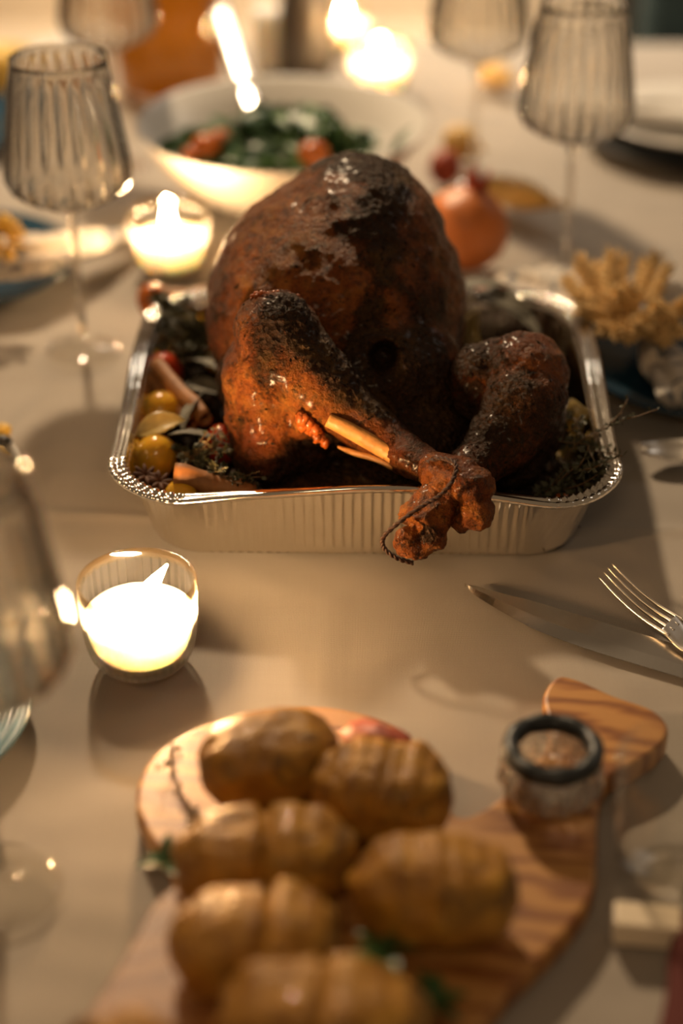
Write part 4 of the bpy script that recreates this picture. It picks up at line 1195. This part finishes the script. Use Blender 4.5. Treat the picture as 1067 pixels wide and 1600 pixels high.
# cream block
p = G(1008,1462); w_ = 0.0195
o = mesh_obj('butter_block', *box_vf(-w_,w_,-0.010,0.010,0,0.017), M['butter'], None, smooth=False, loc=(p.x,p.y,0.0003)); bevel(o,0.0015,3); o.rotation_euler=(0,0,-0.12)
tag(o, 'small cream coloured block beside the tumbler at lower right', 'block')
o = lump_cloth('napkin', [G(1085,1440,0.012),G(1078,1520,0.014),G(1072,1640,0.014)],[0.010,0.012,0.014],'dark red cloth edge at the lower right corner', M['redcloth'])

# ------------------------------------------------------------------ far background things
def pitcher():
    b = G(268,140); root = thing('pitcher', 'amber filled glass pitcher at the back left', 'pitcher', b)
    op = [(0.001,0.001),(0.050,0.001),(0.058,0.008),(0.060,0.05),(0.058,0.12),(0.050,0.18),(0.047,0.22)]
    mesh_obj('glass', *lathe(op, 64), M['thinglass'], root)
    ip = [(0.001,0.005),(0.048,0.005),(0.0555,0.010),(0.0575,0.05),(0.0555,0.12),(0.048,0.175),(0.001,0.175)]
    mesh_obj('drink', *lathe(ip, 64), M['amber'], root)
    P = [Vector((-0.062,0,0.17)),Vector((-0.10,0,0.17)),Vector((-0.115,0,0.11)),Vector((-0.10,0,0.06)),Vector((-0.072,0,0.05))]
    for o_ in root.children: o_.scale = (1.28,1.28,1.0)
    mesh_obj('handle', *tube(spline(P,6), 0.006, 10), M['thinglass'], root)
pitcher()
def vase(px, py, R, h, m, label, name='vase', cat='vase'):
    root = thing(name, label, cat, G(px,py))
    pr = [(0.001,0.0005),(R*0.85,0.0005),(R*0.95,0.004),(R,h*0.2),(R*0.98,h*0.6),(R*0.9,h*0.85),(R*0.92,h),(R*0.84,h),(R*0.80,h*0.85),(R*0.85,h*0.4),(0.001,h*0.35)]
    mesh_obj('body', *lathe(pr, 64), m, root)
    mesh_obj('lip', *lathe([(R*0.84,h),(R*0.88,h+0.002),(R*0.92,h)], 64), m, root)
vase(480,112,0.040,0.15,M['greycandle'],'grey cylindrical vase behind the salad bowl')
# pillar candle
root = thing('pillar_candle','pale pillar candle left of the grey vase','candle',G(420,108))
mesh_obj('wax', *lathe([(0.001,0.0005),(0.022,0.0005),(0.023,0.004),(0.023,0.085),(0.021,0.088),(0.001,0.086)],48), M['wax'], root)
mesh_obj('wick', *tube([Vector((0,0,.085)),Vector((0,0,.096))],0.0008,6), M['wick'], root)
# far left pale things : folded cloth and yellow squash
lump_cloth('napkin',[G(10,100,0.03),G(60,80,0.03),G(120,55,0.03)],[0.012,0.020,0.014],'pale folded napkin leaning at the far left', M['ceramic'],0.4)
gourd(-40,118,60,92,0.040,0.041,'large yellow gourd at the far left of the table',M['cheese'])
# teal chair at the far right
ch = thing('dining_chair','dark teal upholstered chair beyond the far right corner','chair',(0.68,2.80,-0.75))
bevel(mesh_obj('backrest', *box_vf(-0.16,0.26,0.10,0.18,0.42,1.25), M['tealcloth'], ch),0.03,4)
bevel(mesh_obj('seat', *box_vf(-0.16,0.26,-0.28,0.15,0.40,0.48), M['tealcloth'], ch),0.02,3)
for x in (-0.14,0.20):
    for y in (-0.25,0.1): mesh_obj('leg', *box_vf(x,x+.04,y,y+.04,0,0.42), bpy.data.materials['table_wood'], ch)
